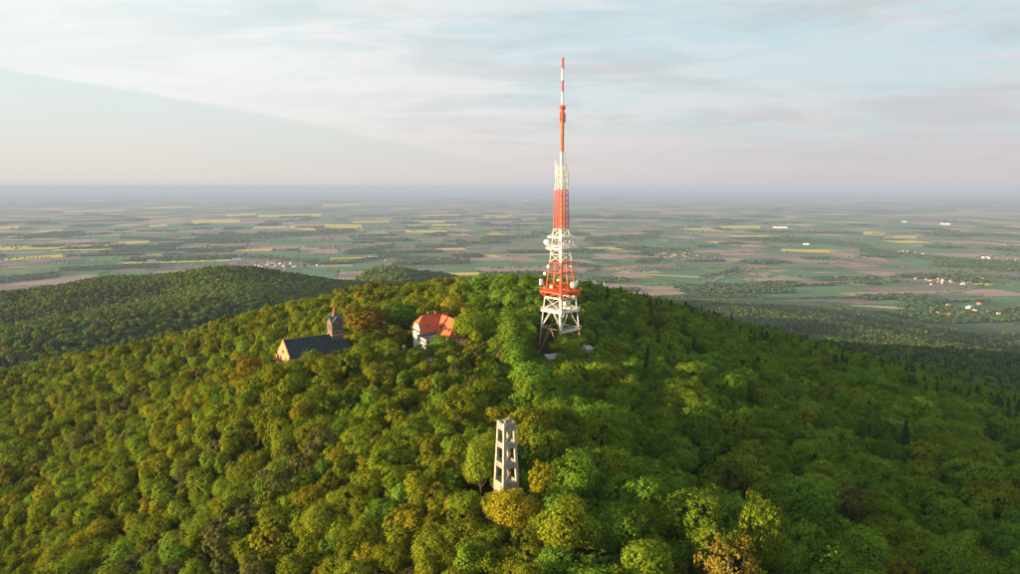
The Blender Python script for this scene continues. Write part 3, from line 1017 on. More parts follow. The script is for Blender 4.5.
for sgn in (-1, 1):
    sl = MB()
    a = [(0.45, sgn * (HW + 0.55), EAVE - 0.30), (CL + 0.3, sgn * (HW + 0.55), EAVE - 0.30), (CL + 0.3, 0, RG + 0.22), (0.45, 0, RG + 0.22)]
    if sgn > 0:
        a = a[::-1]
    sl.poly(a, 0.2)
    rf = sl.build('roof_slope', M['slate'], ch)
    # slate courses stand a little proud
    for k in range(11):
        t = (k + 0.5) / 11
        c = MB()
        y0, z0 = sgn * (HW + 0.55) * (1 - t), EAVE - 0.30 + (RG + 0.52 - EAVE) * t
        c.box((CL / 2 + 0.37, y0, z0 + 0.03), (CL - 0.2, 0.13, 0.07))
        c.build('slate_course', M['slate'], rf)
MB().box((CL / 2 + 0.4, 0, RG + 0.30), (CL + 0.2, 0.35, 0.2)).build('ridge_cap', M['slate2'], ch)
# gable: coping stones, corner buttresses, round window and portal
for sgn in (-1, 1):
    MB().bar((0.1, sgn * (HW + 0.3), EAVE - 0.05), (0.1, 0, RG + 0.45), 0.36, 0.36, 4).build('gable_coping', M['sandstone'], ch)
    MB().box((-0.3, sgn * (HW - 0.4), EAVE / 2 - 0.6), (1.1, 1.2, EAVE - 1.2)).build('buttress', M['sandstone'], ch)
rose = MB()
rose.bar((-0.02, 0, EAVE + 1.3), (-0.14, 0, EAVE + 1.3), 1.0, 1.0, 16)
rw = rose.build('window_surround', M['towerstone'], ch)
MB().bar((-0.10, 0, EAVE + 1.3), (-0.17, 0, EAVE + 1.3), 0.72, 0.72, 16).build('pane', M['glass'], rw)
for k in (-1, 1):
    wv = MB().box((-0.1, k * 3.0, EAVE - 2.4), (0.14, 1.1, 3.0)).build('window_surround', M['towerstone'], ch)
    MB().box((-0.14, k * 3.0, EAVE - 2.4), (0.12, 0.7, 2.6)).build('pane', M['glass'], wv)
MB().box((-0.15, 0, 1.6), (0.3, 2.2, 3.2)).build('door', M['wood'], ch)
for k in range(5):
    xx = 3.5 + k * 5.0
    MB().box((xx, -HW - 0.45, EAVE / 2 - 0.8), (0.9, 0.9, EAVE - 1.8)).build('buttress', M['sandstone'], ch)
    if k < 4:
        wv = MB().box((xx + 2.5, -HW - 0.06, EAVE / 2 + 0.2), (1.4, 0.16, 3.4)).build('window_surround', M['towerstone'], ch)
        MB().box((xx + 2.5, -HW - 0.1, EAVE / 2 + 0.2), (1.0, 0.14, 3.0)).build('pane', M['glass'], wv)
# belfry: square shaft crossing the ridge near the far end
BX, BH = 24.0, 2.65
p_bt = at(336.0, 321.0, 307)
BT = p_bt.z - CB                    # wall head of the belfry
MB().box((BX, 0, BT / 2), (2 * BH, 2 * BH, BT)).build('belfry_shaft', M['towerstone'], ch)
MB().box((BX, 0, BT - 5.6), (2 * BH + 0.5, 2 * BH + 0.5, 0.45)).build('string_course', M['sandstone'], ch)
for k in range(4):
    rz = k * math.pi / 2
    cs, sn = math.cos(rz), math.sin(rz)
    # a small gable on every face
    g_ = MB()
    yy = -(BH + 0.04)
    tri = [(-BH, yy, BT), (BH, yy, BT), (0, yy, BT + 2.5), (-BH, yy + 0.5, BT), (BH, yy + 0.5, BT), (0, yy + 0.5, BT + 2.5)]
    tri = [(BX + x * cs - y * sn, x * sn + y * cs, z) for x, y, z in tri]
    g_.solid(tri, [(0, 1, 2), (5, 4, 3), (0, 3, 4, 1), (1, 4, 5, 2), (2, 5, 3, 0)])
    g_.build('belfry_gable', M['towerstone'], ch)
    for q in (-1, 1):
        x, y = q * 0.95, -(BH + 0.05)
        o_ = MB().box((BX + x * cs - y * sn, x * sn + y * cs, BT - 2.2), (0.85, 0.14, 2.6), rz).build('sound_opening', M['darksteel'], ch)
        MB().box((BX + x * cs - (y - 0.08) * sn, x * sn + (y - 0.08) * cs, BT - 3.6), (1.1, 0.25, 0.2), rz).build('sill', M['sandstone'], o_)
    for sx in (-1, 1):
        e = (BX + sx * (BH + 0.3) * cs + (BH + 0.25) * sn, sx * (BH + 0.3) * sn - (BH + 0.25) * cs, BT - 0.25)
        r_ = (BX + (BH + 0.25) * sn, -(BH + 0.25) * cs, BT + 2.7)
        MB().bar(e, r_, 0.16, 0.16, 4).build('verge', M['slate2'], ch)
crs = MB()
hgt = BT + 2.62
q = BH + 0.3
for k in range(4):
    rz = k * math.pi / 2
    cs, sn = math.cos(rz), math.sin(rz)
    T = lambda x, y, z: (BX + x * cs - y * sn, x * sn + y * cs, z)
    crs.add([T(-q, -q, BT - 0.1), T(0, -q, hgt), T(0, 0, hgt + 0.01)], [(0, 1, 2)])
    crs.add([T(q, -q, BT - 0.1), T(0, 0, hgt + 0.01), T(0, -q, hgt)], [(0, 1, 2)])
crs.build('belfry_roof', M['slate2'], ch, recalc=False)
MB().box((BX, 0, BT + 3.1), (1.7, 1.7, 2.2), R(0)).build('lantern', M['copper'], ch)
MB().bar((BX, 0, BT + 4.1), (BX, 0, BT + 7.4), 1.1, 0.12, 8).build('spire', M['copper'], ch)
MB().bar((BX, 0, BT + 7.3), (BX, 0, BT + 8.7), 0.07, 0.05, 6).build('finial', M['darksteel'], ch)
MB().box((BX, 0, BT + 8.3), (0.6, 0.08, 0.08)).build('cross_arm', M['darksteel'], ch)
# low choir behind the belfry
cho = MB()
h2, w2, L0, L1 = RG - 2.6, 5.0, CL + 0.02, CL + 5.2
cho.solid([(L0, -w2, 0), (L0, w2, 0), (L0, w2, EAVE - 1.2), (L0, 0, h2), (L0, -w2, EAVE - 1.2), (L1, -w2 + 2, 0), (L1, w2 - 2, 0), (L1, w2 - 2, EAVE - 1.2), (L1 - 3.4, 0, h2 - 0.01), (L1, -w2 + 2, EAVE - 1.2)],
          [(0, 1, 2, 3, 4), (0, 4, 9, 5), (1, 6, 7, 2), (5, 9, 7, 6), (4, 3, 8, 9), (9, 8, 7), (7, 8, 3, 2)])
cho.build('choir', [M['slate']], ch)
for sgn in (-1, 1):
    MB().bar((L1 + 0.1, sgn * (w2 - 1.9), EAVE - 1.1), (L1 - 3.4, 0, h2 + 0.1), 0.14).build('hip_ridge', M['towerstone'], ch)

# ------------------------------------------------------------------ mountain hostel with red roofs
HU = Vector((0.86, 0.51, 0)).normalized()
HRZ = math.atan2(HU.y, HU.x)
p_r = at(422.6, 315.0, 326)
HBZ = -1.5
ho = thing('mountain_hostel', 'white hostel with bright red tiled roofs and dormers among the summit trees', 'building', (p_r.x, p_r.y, HBZ), HRZ)
rg = p_r.z - HBZ
ev = rg - 6.9
LA, WA = 13.0, 4.9


def hip_roof(parent, x0, x1, y0, y1, e, r, inset0, inset1, along, m_sides, over=0.5):
    """hip or gable roof over a rectangle; ridge along x or y; one mesh per slope"""
    x0, x1, y0, y1 = x0 - over, x1 + over, y0 - over, y1 + over
    if along == 'x':
        ym = (y0 + y1) / 2
        a, b = Vector((x0 + inset0, ym, r)), Vector((x1 - inset1, ym, r))
        quads = [[(x0, y0, e), (x1, y0, e), b, a], [(x1, y1, e), (x0, y1, e), a, b], [(x0, y1, e), (x0, y0, e), a], [(x1, y0, e), (x1, y1, e), b]]
    else:
        xm = (x0 + x1) / 2
        a, b = Vector((xm, y0 + inset0, r)), Vector((xm, y1 - inset1, r))
        quads = [[(x0, y1, e), (x0, y0, e), a, b], [(x1, y0, e), (x1, y1, e), b, a], [(x0, y0, e), (x1, y0, e), a], [(x1, y1, e), (x0, y1, e), b]]
    outs = []
    for q_, m in zip(quads, m_sides):
        rf = MB().poly(q_, 0.22).build('roof_slope', M[m], parent)
        # rows of tiles as raised courses on the slope
        q_ = [Vector(v) for v in q_]
        n = 12
        cm = MB()
        for k in range(1, n):
            t = k / n
            L_ = q_[0].lerp(q_[-1], t)
            R_ = q_[1].lerp(q_[2], t)
            if (L_ - R_).length > 0.4:
                nrm = (q_[1] - q_[0]).cross(q_[2] - q_[0]).normalized()
                cm.bar(L_ + nrm * 0.03, R_ + nrm * 0.03, 0.07, 0.07, 4)
        cm.build('tile_courses', M[m], rf, kind='stuff')
        outs.append(rf)
    MB().bar(a, b, 0.2, 0.2, 6).build('ridge_cap', M['tile_old'], parent)
    for p in quads[2][:2] if inset0 > 0.6 else []:
        MB().bar(p, a, 0.15, 0.15, 6).build('hip_ridge', M['tile_old'], parent)
    for p in quads[3][:2] if inset1 > 0.6 else []:
        MB().bar(p, b, 0.15, 0.15, 6).build('hip_ridge', M['tile_old'], parent)
    return outs


# wing along the ridge line: local x runs away to the right, local y away to the back
x0A, x1A, y0A, y1A = -3.0, LA, -WA, WA
MB().box(((x0A + x1A) / 2, 0, (ev - 2) / 2 - 1 + 0.0), (x1A - x0A, 2 * WA, ev + 2 - 0.05)).build('wall', M['plaster'], ho)
# half-hipped roof: the end wall runs up into the gable and only its tip is hipped
xo0, xo1, yo0, yo1, ze, hz0 = x0A - 0.5, x1A + 0.5, y0A - 0.7, y1A + 0.7, ev - 0.5, ev + 3.0
fy = (yo0 - 0) * (rg - hz0) / (rg - ze)
rA, rB = (xo0 + 3.6, 0, rg), (xo1 - 0.2, 0, rg)
hl, hr_ = (xo0, fy, hz0), (xo0, -fy, hz0)
for q_, m_ in (([(xo0, yo0, ze), (xo1, yo0, ze), rB, rA, hl], 'tile'), ([(xo1, yo1, ze), (xo0, yo1, ze), hr_, rA, rB], 'tile'), ([hr_, hl, rA], 'tile')):
    rf = MB().poly(q_, 0.22).build('roof_slope', M[m_], ho)
    cm = MB()
    if len(q_) == 5:
        for k in range(1, 11):
            t = k / 11
            y_, z_ = q_[0][1] * (1 - t), ze + (rg - ze) * t
            xl = xo0 + (max(0, z_ - hz0) / (rg - hz0)) * 3.6
            cm.bar((xl, y_, z_ + 0.05), (xo1 - 0.05, y_, z_ + 0.05), 0.07, 0.07, 4)
        cm.build('tile_courses', M[m_], rf, kind='stuff')
MB().bar(rA, rB, 0.2, 0.2, 6).build('ridge_cap', M['tile_old'], ho)
for p_ in (hl, hr_):
    MB().bar(p_, rA, 0.15, 0.15, 6).build('hip_ridge', M['tile_old'], ho)
gw = MB()
gyl = y0A + 0.05
gw.solid([(x0A + 0.01, gyl, ev - 0.1), (x0A + 0.01, -gyl, ev - 0.1), (x0A + 0.01, -fy * 0.97, hz0 - 0.25), (x0A + 0.01, fy * 0.97, hz0 - 0.25),
          (x0A + 0.4, gyl, ev - 0.1), (x0A + 0.4, -gyl, ev - 0.1), (x0A + 0.4, -fy * 0.97, hz0 - 0.25), (x0A + 0.4, fy * 0.97, hz0 - 0.25)],
         [(0, 1, 2, 3), (7, 6, 5, 4), (0, 4, 5, 1), (1, 5, 6, 2), (2, 6, 7, 3), (3, 7, 4, 0)])
gw.build('gable', M['plaster'], ho)
for yy in (-1.3, 1.3):
    window(ho, (x0A, yy, ev + 1.3), R(-90), 1.2, 1.5)
# wing B runs forward (towards -y) from the right end of wing A
x0B, x1B, y0B, y1B = 4.6, 14.4, -20.0, -0.5
MB().box(((x0B + x1B) / 2, (y0B + y1B) / 2, (ev - 0.9 - 2) / 2 - 1), (x1B - x0B, y1B - y0B, ev - 0.9 + 2 - 0.05)).build('wall', M['plaster'], ho)
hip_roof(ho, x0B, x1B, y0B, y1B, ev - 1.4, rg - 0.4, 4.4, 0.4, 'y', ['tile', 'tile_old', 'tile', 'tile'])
# dormers on the sunlit slope of wing B
for yy in (-8.5, -12.5, -16.5):
    xm, zz = 6.7, ev + 1.6
    dm = MB().box((xm - 0.2, yy, zz), (1.9, 1.7, 1.3)).build('dormer', M['tile'], ho)
    MB().box((xm - 1.18, yy, zz + 0.02), (0.08, 1.2, 0.85)).build('pane', M['glass'], dm)
    MB().poly([(xm - 1.4, yy - 1.05, zz + 0.68), (xm + 2.4, yy - 1.05, zz + 1.55), (xm + 2.4, yy + 1.05, zz + 1.55), (xm - 1.4, yy + 1.05, zz + 0.68)], 0.12).build('dormer_roof', M['tile_old'], dm)
for xx in (1.0,):
    dm = MB().box((xx, -2.6, ev + 1.9), (1.4, 1.9, 1.2)).build('dormer', M['tile_old'], ho)
    MB().box((xx, -3.58, ev + 1.92), (1.0, 0.08, 0.8)).build('pane', M['glass'], dm)
    MB().poly([(xx - 0.95, -3.9, ev + 2.52), (xx + 0.95, -3.9, ev + 2.52), (xx + 0.95, -0.9, ev + 3.7), (xx - 0.95, -0.9, ev + 3.7)], 0.12).build('dormer_roof', M['tile_old'], dm)
for xx, yy, hh in ((3.4, 0.8, 0.9), (6.6, -0.7, 0.9)):
    ck = MB().box((xx, yy, rg + hh / 2 - 0.6), (0.9, 0.9, hh + 1.2)).build('chimney', M['tile_old'], ho)
    MB().box((xx, yy, rg + hh + 0.09), (1.15, 1.15, 0.16)).build('chimney_cap', M['concrete'], ck)
# windows of the sunny end wall and of the front
for yy in (-3.0, 0.0, 3.0):
    window(ho, (x0A, yy, ev - 1.7), R(-90), 1.5, 1.7)
    window(ho, (x0A, yy, ev - 4.7), R(-90), 1.5, 1.7)
for yy in (-16.6, -18.4):
    window(ho, (x0B, yy, ev - 3.0), R(-90), 1.5, 1.7)
    window(ho, (x0B, yy, ev - 5.8), R(-90), 1.5, 1.7)
for xx in (6.6, 9.5, 12.4):
    window(ho, (xx, y0B, ev - 3.0), 0, 1.4, 1.6)
# glazed veranda in the inner corner with a flat dark roof
vz0, vz1 = 0.0, ev - 1.6
xv0, xv1, yv0, yv1 = -5.2, x0B - 0.02, -15.0, y0A - 0.02
MB().box(((xv0 + xv1) / 2, (yv0 + yv1) / 2, vz1 / 2 - 1.0), (xv1 - xv0, yv1 - yv0, vz1 + 2.0)).build('veranda', M['plaster'], ho)
MB().box(((xv0 + xv1) / 2 - 0.2, (yv0 + yv1) / 2 - 0.2, vz1 + 0.14), (xv1 - xv0 + 0.3, yv1 - yv0 + 0.3, 0.24)).build('veranda_roof', M['bitumen'], ho)
for k in range(5):
    window(ho, (xv0, yv0 + 1.1 + k * 2.0, vz1 - 1.5), R(-90), 1.7, 2.0, bars=2)
for k in range(4):
    window(ho, (xv0 + 1.2 + k * 2.0, yv0, vz1 - 1.5), 0, 1.6, 2.0, bars=2)
MB().box((x0B - 0.06, -17.5, 1.3), (0.14, 1.4, 2.6)).build('door', M['wood'], ho)

# paved terrace in front of the hostel, a stone post and a flag post
tz = 0.0
pc = at(425, 351, 308)
ter = MB()
ring = []
for k in range(18):
    t = 2 * math.pi * k / 18
    r = 11 + 2.5 * math.sin(3 * t + 1)
    ring.append((pc.x + 1.2 * r * math.cos(t), pc.y + r * math.sin(t)))
zs = max(gz(a, b) for a, b in ring)
zs = min(zs, 1.0)
ter.poly([(a, b, zs + 0.35) for a, b in ring], 4.0)
ter.build('terrace', M['paving'], kind='structure')
pp = at(403.5, 338, 309)
pz = gz(pp.x, pp.y)
post = thing('stone_pillar', 'slim grey stone pillar beside the hostel terrace', 'pillar', (pp.x, pp.y, pz))
MB().box((0, 0, 0.4), (1.6, 1.6, 1.0)).build('plinth', M['concrete'], post)
MB().box((0, 0, 3.9), (0.8, 0.8, 6.0), 0, 0, 0.7).build('shaft', M['concrete_pale'], post)
MB().box((0, 0, 7.0), (0.8, 0.8, 0.25)).build('capital', M['concrete_pale'], post)


# ------------------------------------------------------------------ trees
def orient_quads(P, Nn, size, rs):
    """leaf-sized bent quads at P with normals Nn"""
    n = len(P)
    ref = rs.normal(size=(n, 3))
    a = np.cross(Nn, ref)
    a /= np.linalg.norm(a, axis=1)[:, None] + 1e-9
    b = np.cross(Nn, a)
    sa = (size * rs.uniform(0.7, 1.3, n))[:, None] * 0.5
    sb = (size * rs.uniform(0.45, 0.9, n))[:, None] * 0.5
    v = np.empty((n, 4, 3))
    v[:, 0] = P - a * sa
    v[:, 1] = P - b * sb + Nn * sa * 0.25
    v[:, 2] = P + a * sa
    v[:, 3] = P + b * sb - Nn * sa * 0.15
    return v.reshape(-1, 3)


def unit(n, rs):
    d = rs.normal(size=(n, 3))
    return d / np.linalg.norm(d, axis=1)[:, None]


def crown_broad(seed, nleaf, leaf, H=15.0, rx=4.4, rz=5.0, nl=26, top_bias=0.3, lobe=(1.1, 1.9), sparse=0.0):
    """domed crown: a hundred or more leafy tufts over an uneven egg shape that bulges and dips; metres, trunk foot at the origin"""
    rs = np.random.default_rng(seed)
    cz = H - rz
    n = nl * 5
    i = np.arange(n)
    t = (i + 0.5) / n
    zd = np.clip(1 - 1.62 * t + rs.uniform(-0.04, 0.04, n), -0.66, 1)
    az = i * 2.39996 + rs.uniform(-0.35, 0.35, n)
    rr = np.sqrt(np.maximum(0, 1 - zd * zd))
    dirs = np.c_[rr * np.cos(az), rr * np.sin(az), zd]
    bulge = np.zeros(n)
    for _ in range(14):                                  # boughs push the surface out, gaps let it fall back
        q = unit(1, rs)[0]
        q[2] = abs(q[2]) * 0.8
        c = dirs @ (q / np.linalg.norm(q))
        bulge += rs.uniform(-0.30, 0.30) * np.exp(-(1 - c) * rs.uniform(6, 16))
    k = 0.82 + bulge + rs.normal(0, 0.085, n)
    low = np.clip((0.15 - zd) / 0.8, 0, 1)
    kr = k * (1 - 0.30 * low ** 1.3)
    mean = 0.42 * (lobe[0] + lobe[1])
    tr = rs.choice([0.5, 0.7, 0.95], n) * rs.uniform(0.8, 1.2, n) * mean * (1 - 0.25 * np.clip(zd - 0.6, 0, 1))
    tuf = np.c_[dirs[:, 0] * rx * kr, dirs[:, 1] * rx * kr, cz + rz * k * dirs[:, 2] * 0.92]
    if sparse:
        m = rs.random(n) > sparse * 1.3
        dirs, tuf, tr = dirs[m], tuf[m], tr[m]
        n = len(tuf)
    w = tr ** 2 * (0.55 + 0.45 * np.clip(dirs[:, 2] + 0.7, 0, 1))
    pick = rs.choice(n, nleaf, p=w / w.sum())
    ax = dirs[pick]
    d = unit(nleaf, rs) + ax * 0.75 + np.array([0, 0, 0.35])
    d /= np.linalg.norm(d, axis=1)[:, None]
    P = tuf[pick] + d * (tr[pick] * rs.uniform(0.2, 1.55, nleaf))[:, None]
    nr = d * 0.62 + ax * 0.5 + np.array([0, 0, 0.1]) + unit(nleaf, rs) * 0.34
    nr /= np.linalg.norm(nr, axis=1)[:, None]
    sel = rs.permutation(n)[:40]
    return orient_quads(P, nr, leaf, rs), np.c_[tuf[sel] * np.array([0.9, 0.9, 1]), tr[sel]]


def crown_conifer(seed, nleaf, leaf, H=19.0, r0=3.0, z0=3.0):
    rs = np.random.default_rng(seed)
    nw = 17
    P, Nn = [], []
    for i in range(nleaf):
        w = rs.integers(0, nw)
        t = (w + 0.5) / nw
        zc = z0 + (H - z0) * t
        br = r0 * (1 - t) ** 0.85 + 0.25
        k = rs.integers(0, 7)
        az = k * 2 * math.pi / 7 + w * 0.9 + rs.normal() * 0.16
        u = rs.random() ** 0.6
        r = br * u * rs.uniform(0.8, 1.1)
        P.append((r * math.cos(az), r * math.sin(az), zc - 0.38 * r + rs.normal() * 0.16))
        Nn.append((0.7 * math.cos(az) + rs.normal() * 0.3, 0.7 * math.sin(az) + rs.normal() * 0.3, 0.8))
    P, Nn = np.array(P), np.array(Nn)
    Nn /= np.linalg.norm(Nn, axis=1)[:, None]
    return orient_quads(P, Nn, leaf, rs), None


def quads_mesh(name, V, m):
    me = bpy.data.meshes.new(name)
    n = len(V) // 4
    me.vertices.add(n * 4)
    me.vertices.foreach_set('co', V.ravel().astype(np.float32))
    me.loops.add(n * 4)
    me.loops.foreach_set('vertex_index', np.arange(n * 4, dtype=np.int32))
    me.polygons.add(n)
    me.polygons.foreach_set('loop_start', np.arange(0, n * 4, 4, dtype=np.int32))
    me.update(calc_edges=True)
    me.materials.append(m)
    return me


def trunk_mb(H, lob, seed, r0=0.32, lean=0.3, limbs=7):
    rs = random.Random(seed)
    mb = MB()
    pts_ = [Vector((0, 0, -1.5))]
    for k in range(1, 6):
        pts_.append(Vector((rs.uniform(-lean, lean), rs.uniform(-lean, lean), H * 0.82 * k / 5)))
    for k in range(5):
        mb.bar(pts_[k], pts_[k + 1], r0 * (1 - 0.17 * k), r0 * (1 - 0.17 * (k + 1)), 6)
    if lob is not None:
        idx = list(range(len(lob)))
        rs.shuffle(idx)
        for i in idx[:limbs]:
            q = Vector(lob[i][:3])
            zb = max(H * 0.25, q.z - (0.8 * math.hypot(q.x, q.y) + 0.8))
            k = min(4, int(zb / (H * 0.82) * 5))
            f = (zb - pts_[k].z) / (pts_[k + 1].z - pts_[k].z)
            s0 = pts_[k].lerp(pts_[k + 1], max(0, min(1, f)))
            m_ = s0.lerp(q, 0.55) + Vector((0, 0, -0.25))
            mb.bar(s0, m_, r0 * 0.42, r0 * 0.28, 5)
            mb.bar(m_, q, r0 * 0.28, r0 * 0.1, 5)
    return mb


def mesh_of(mb, name, m):
    me = bpy.data.meshes.new(name)
    me.from_pydata(mb.v, [], mb.f)
    me.materials.append(m)
    me.update()
    return me


def mesh_join(name, V, crown_m, mb, trunk_m):
    nb = len(mb.v)
    verts = mb.v + [tuple(p) for p in V.tolist()]
    n = len(V) // 4
    faces = list(mb.f) + [(nb + 4 * i, nb + 4 * i + 1, nb + 4 * i + 2, nb + 4 * i + 3) for i in range(n)]
    me = bpy.data.meshes.new(name)
    me.from_pydata(verts, [], faces)
    me.materials.append(trunk_m)
    me.materials.append(crown_m)
    me.polygons.foreach_set('material_index', [0] * len(mb.f) + [1] * n)
    me.update()
    return me


# prototypes: (family, crown mesh, trunk mesh, joined mesh for the massed forest, light far mesh, H, crown radius)
SPEC = [
    ('broad', dict(seed=1, rx=4.5, rz=4.8, nl=28)), ('broad', dict(seed=2, rx=5.0, rz=4.6, nl=32, lobe=(1.0, 1.7))), ('broad', dict(seed=3, rx=4.1, rz=5.4, nl=26)),
    ('broad', dict(seed=4, rx=4.7, rz=5.0, nl=24, lobe=(1.3, 2.1))), ('broad', dict(seed=5, rx=4.3, rz=4.6, nl=36, lobe=(0.8, 1.4))),
    ('tall', dict(seed=6, rx=3.1, rz=6.6, nl=26, H=17.5, lobe=(1.0, 1.6))), ('tall', dict(seed=7, rx=3.7, rz=5.9, nl=30, H=17.0, lobe=(0.9, 1.5))),
    ('sparse', dict(seed=8, rx=4.3, rz=5.2, nl=30, lobe=(0.7, 1.25), sparse=0.25)), ('sparse', dict(seed=9, rx=3.8, rz=5.6, nl=34, H=16.0, lobe=(0.6, 1.1), sparse=0.35)),
    ('conifer', dict(seed=10, H=18.5, r0=2.9)), ('conifer', dict(seed=11, H=17.0, r0=2.5, z0=4.0)),
]
PROTO = []
near_col = bpy.data.collections.new('near tree sources')
far_col = bpy.data.collections.new('far tree sources')
for i, (fam, kw) in enumerate(SPEC):
    fn = crown_conifer if fam == 'conifer' else crown_broad
    H = kw.get('H', 15.0)
    lm = M['needle'] if fam == 'conifer' else M['leaf']
    nf = {'broad': 5400, 'tall': 4800, 'sparse': 3000, 'conifer': 2600}[fam]
    V, lob = fn(nleaf=nf, leaf=0.46 if fam != 'sparse' else 0.46, **kw)
    tr = trunk_mb(H, lob, 50 + i)
    V2, _ = fn(nleaf=3000 if fam != 'conifer' else 1500, leaf=0.64, **kw)
    V3, _ = fn(nleaf=320 if fam != 'conifer' else 200, leaf=1.9 if fam != 'conifer' else 1.7, **kw)
    tr2 = trunk_mb(H, None, 50 + i)
    cm = quads_mesh('crown', V, lm)
    tm = mesh_of(tr, 'trunk', M['bark'])
    PROTO.append((fam, cm, tm, H, kw.get('rx', kw.get('r0', 4.4))))
    for col, me in ((near_col, mesh_join('tree mesh', V2, lm, tr2, M['bark'])), (far_col, mesh_join('far tree mesh', V3, lm, tr2, M['bark']))):
        po = bpy.data.objects.new('source_tree_%02d' % i, me)
        po['tint'] = (0.05, 0.08, 0.02)
        col.objects.link(po)
FAM = {}
for i, p in enumerate(PROTO):
    FAM.setdefault(p[0], []).append(i)

TINT = {
    'olive': (0.156, 0.176, 0.012), 'gold': (0.225, 0.200, 0.013), 'lime': (0.156, 0.212, 0.016), 'green': (0.135, 0.225, 0.021), 'deep': (0.092, 0.165, 0.020),
    'bronze': (0.190, 0.142, 0.020), 'dull': (0.118, 0.125, 0.034), 'conifer': (0.045, 0.075, 0.022), 'brownconifer': (0.078, 0.072, 0.026),
}
TINT_WORD = {'olive': 'olive-green', 'gold': 'golden-yellow', 'lime': 'bright lime-green', 'green': 'mid-green', 'deep': 'deep green', 'bronze': 'bronze-orange', 'dull': 'dull brownish', 'conifer': 'dark', 'brownconifer': 'dark brownish'}


def jitter(c, k=0.16):
    v = random.uniform(1 - k, 1 + k)
    return (c[0] * v * random.uniform(0.93, 1.07), c[1] * v, c[2] * v * random.uniform(0.85, 1.15))


def footprint_free(x, y):
    if (abs(x - TX) < 10.5 and abs(y - TY) < 11.5) or (x > TX - 12 and x < TX + 20 and abs(y - TY + 4) < 15):
        return False
    if math.hypot(x - LXY[0], y - LXY[1]) < 5.2:
        return False
    v = Vector((x - p_gab.x, y - p_gab.y, 0))
    c, s_ = math.cos(-CRZ), math.sin(-CRZ)
    a, b = v.x * c - v.y * s_, v.x * s_ + v.y * c
    if -4 < a < CL + 12 and abs(b) < HW + 4.0:
        return False
    v = Vector((x - p_r.x, y - p_r.y, 0))
    c, s_ = math.cos(-HRZ), math.sin(-HRZ)
    a, b = v.x * c - v.y * s_, v.x * s_ + v.y * c
    if -9 < a < 18 and -25 < b < 8.5:
        return False
    if math.hypot((x - pc.x) / 1.2, y - pc.y) < 12.5:
        return False
    if math.hypot(x - pp.x, y - pp.y) < 3.5:
        return False
    return True


# what must stay in sight: (px0, px1, highest py a nearer crown may reach, distance)
SIGHT = [(496, 519, 487, 159), (272, 295, 361, 288), (295, 335, 352, 296), (330, 348, 345, 302), (413, 437, 347, 312), (437, 458, 327, 312), (535, 556, 336, 308), (556, 566, 330, 308), (566, 581, 333, 308), (541, 555, 358, 306), (585, 593, 348, 314), (400, 407, 345, 306), (427, 434, 358, 296)]


def blocks(x, y, top, rad):
    px, py, d = proj(x, y, top)
    w = rad * F / d * 0.9
    for a, b, lim, Y in SIGHT:
        if y < Y and px + w > a and px - w < b and py < lim:
            return True
    return False


def RELIEF(x, y):
    """canopy height drifts over some tens of metres, shaped to cast bands of shade"""
    return 0.6 * math.sin(x / 13.0 + 0.9 * math.sin(y / 21.0)) * math.sin(y / 15.0 + 1.1) + 0.5 * math.sin((x + y) / 29.0 + 0.4) * math.sin((x - 0.6 * y) / 24.0)


TAN_EL = math.tan(SUN_EL)
SH = Vector((sdir.x, sdir.y, 0)).normalized()


def hw_pt(lx, ly):
    return (p_r.x + lx * HU.x - ly * HU.y, p_r.y + lx * HU.y + ly * HU.x)


# walls that the low sun reaches in the photograph: x, y, lowest lit height, half width of the lane
LIT = [(*hw_pt(-5.2, -10), 3.0, 8.0), (*hw_pt(4.6, -18), 3.5, 5.0), (p_gab.x, p_gab.y, 3.0, 6.0), (LXY[0], LXY[1], LB + 2.0, 2.6), (*hw_pt(-3, 0), 6.0, 5.0)]


def sun_cap(x, y, rad):
    """greatest tree top height at x, y that leaves those walls in the sun"""
    cap = 1e9
    for a, b, z, hw in LIT:
        dx, dy = x - a, y - b
        t = dx * SH.x + dy * SH.y
        if 2 < t < 160 and abs(-dx * SH.y + dy * SH.x) < hw + rad * 0.6:
            cap = min(cap, z + (t - rad * 0.5) * TAN_EL)
    return cap


def kind_at(px, py, x, y, d):
    """species mix that the picture shows in each part of the mountain"""
    r = random.random()
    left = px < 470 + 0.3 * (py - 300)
    n = math.sin(x / 37 + 1.3) * math.sin(y / 45 + 0.5) + 0.6 * math.sin(x / 19 - y / 27)
    dark_belt = (600 < px < 1030 and abs(py - (302 + (px - 640) * 0.29)) < 9 and d < 700) or (120 < px < 225 and abs(py - (352 - (px - 120) * 0.12)) < 8) or (655 < px < 705 and 330 < py < 362)
    if dark_belt and r < 0.26:
        return ('conifer', 'conifer' if px > 500 else 'brownconifer')
    r = random.random()
    if left:
        if n > 0.85 and r < 0.35:
            return ('sparse', 'dull')
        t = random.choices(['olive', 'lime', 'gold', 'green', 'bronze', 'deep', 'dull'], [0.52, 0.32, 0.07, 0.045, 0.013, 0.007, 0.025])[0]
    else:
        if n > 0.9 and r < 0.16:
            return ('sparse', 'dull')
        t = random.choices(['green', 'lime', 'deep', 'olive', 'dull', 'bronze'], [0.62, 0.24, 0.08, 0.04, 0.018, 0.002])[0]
    fam = random.choices(['broad', 'tall', 'sparse'], ([0.55, 0.33, 0.12] if left else [0.72, 0.18, 0.10]) if t != 'dull' else [0.3, 0.2, 0.5])[0]
    if t in ('deep',) and random.random() < 0.12:
        return ('conifer', 'conifer')
    return (fam, t)


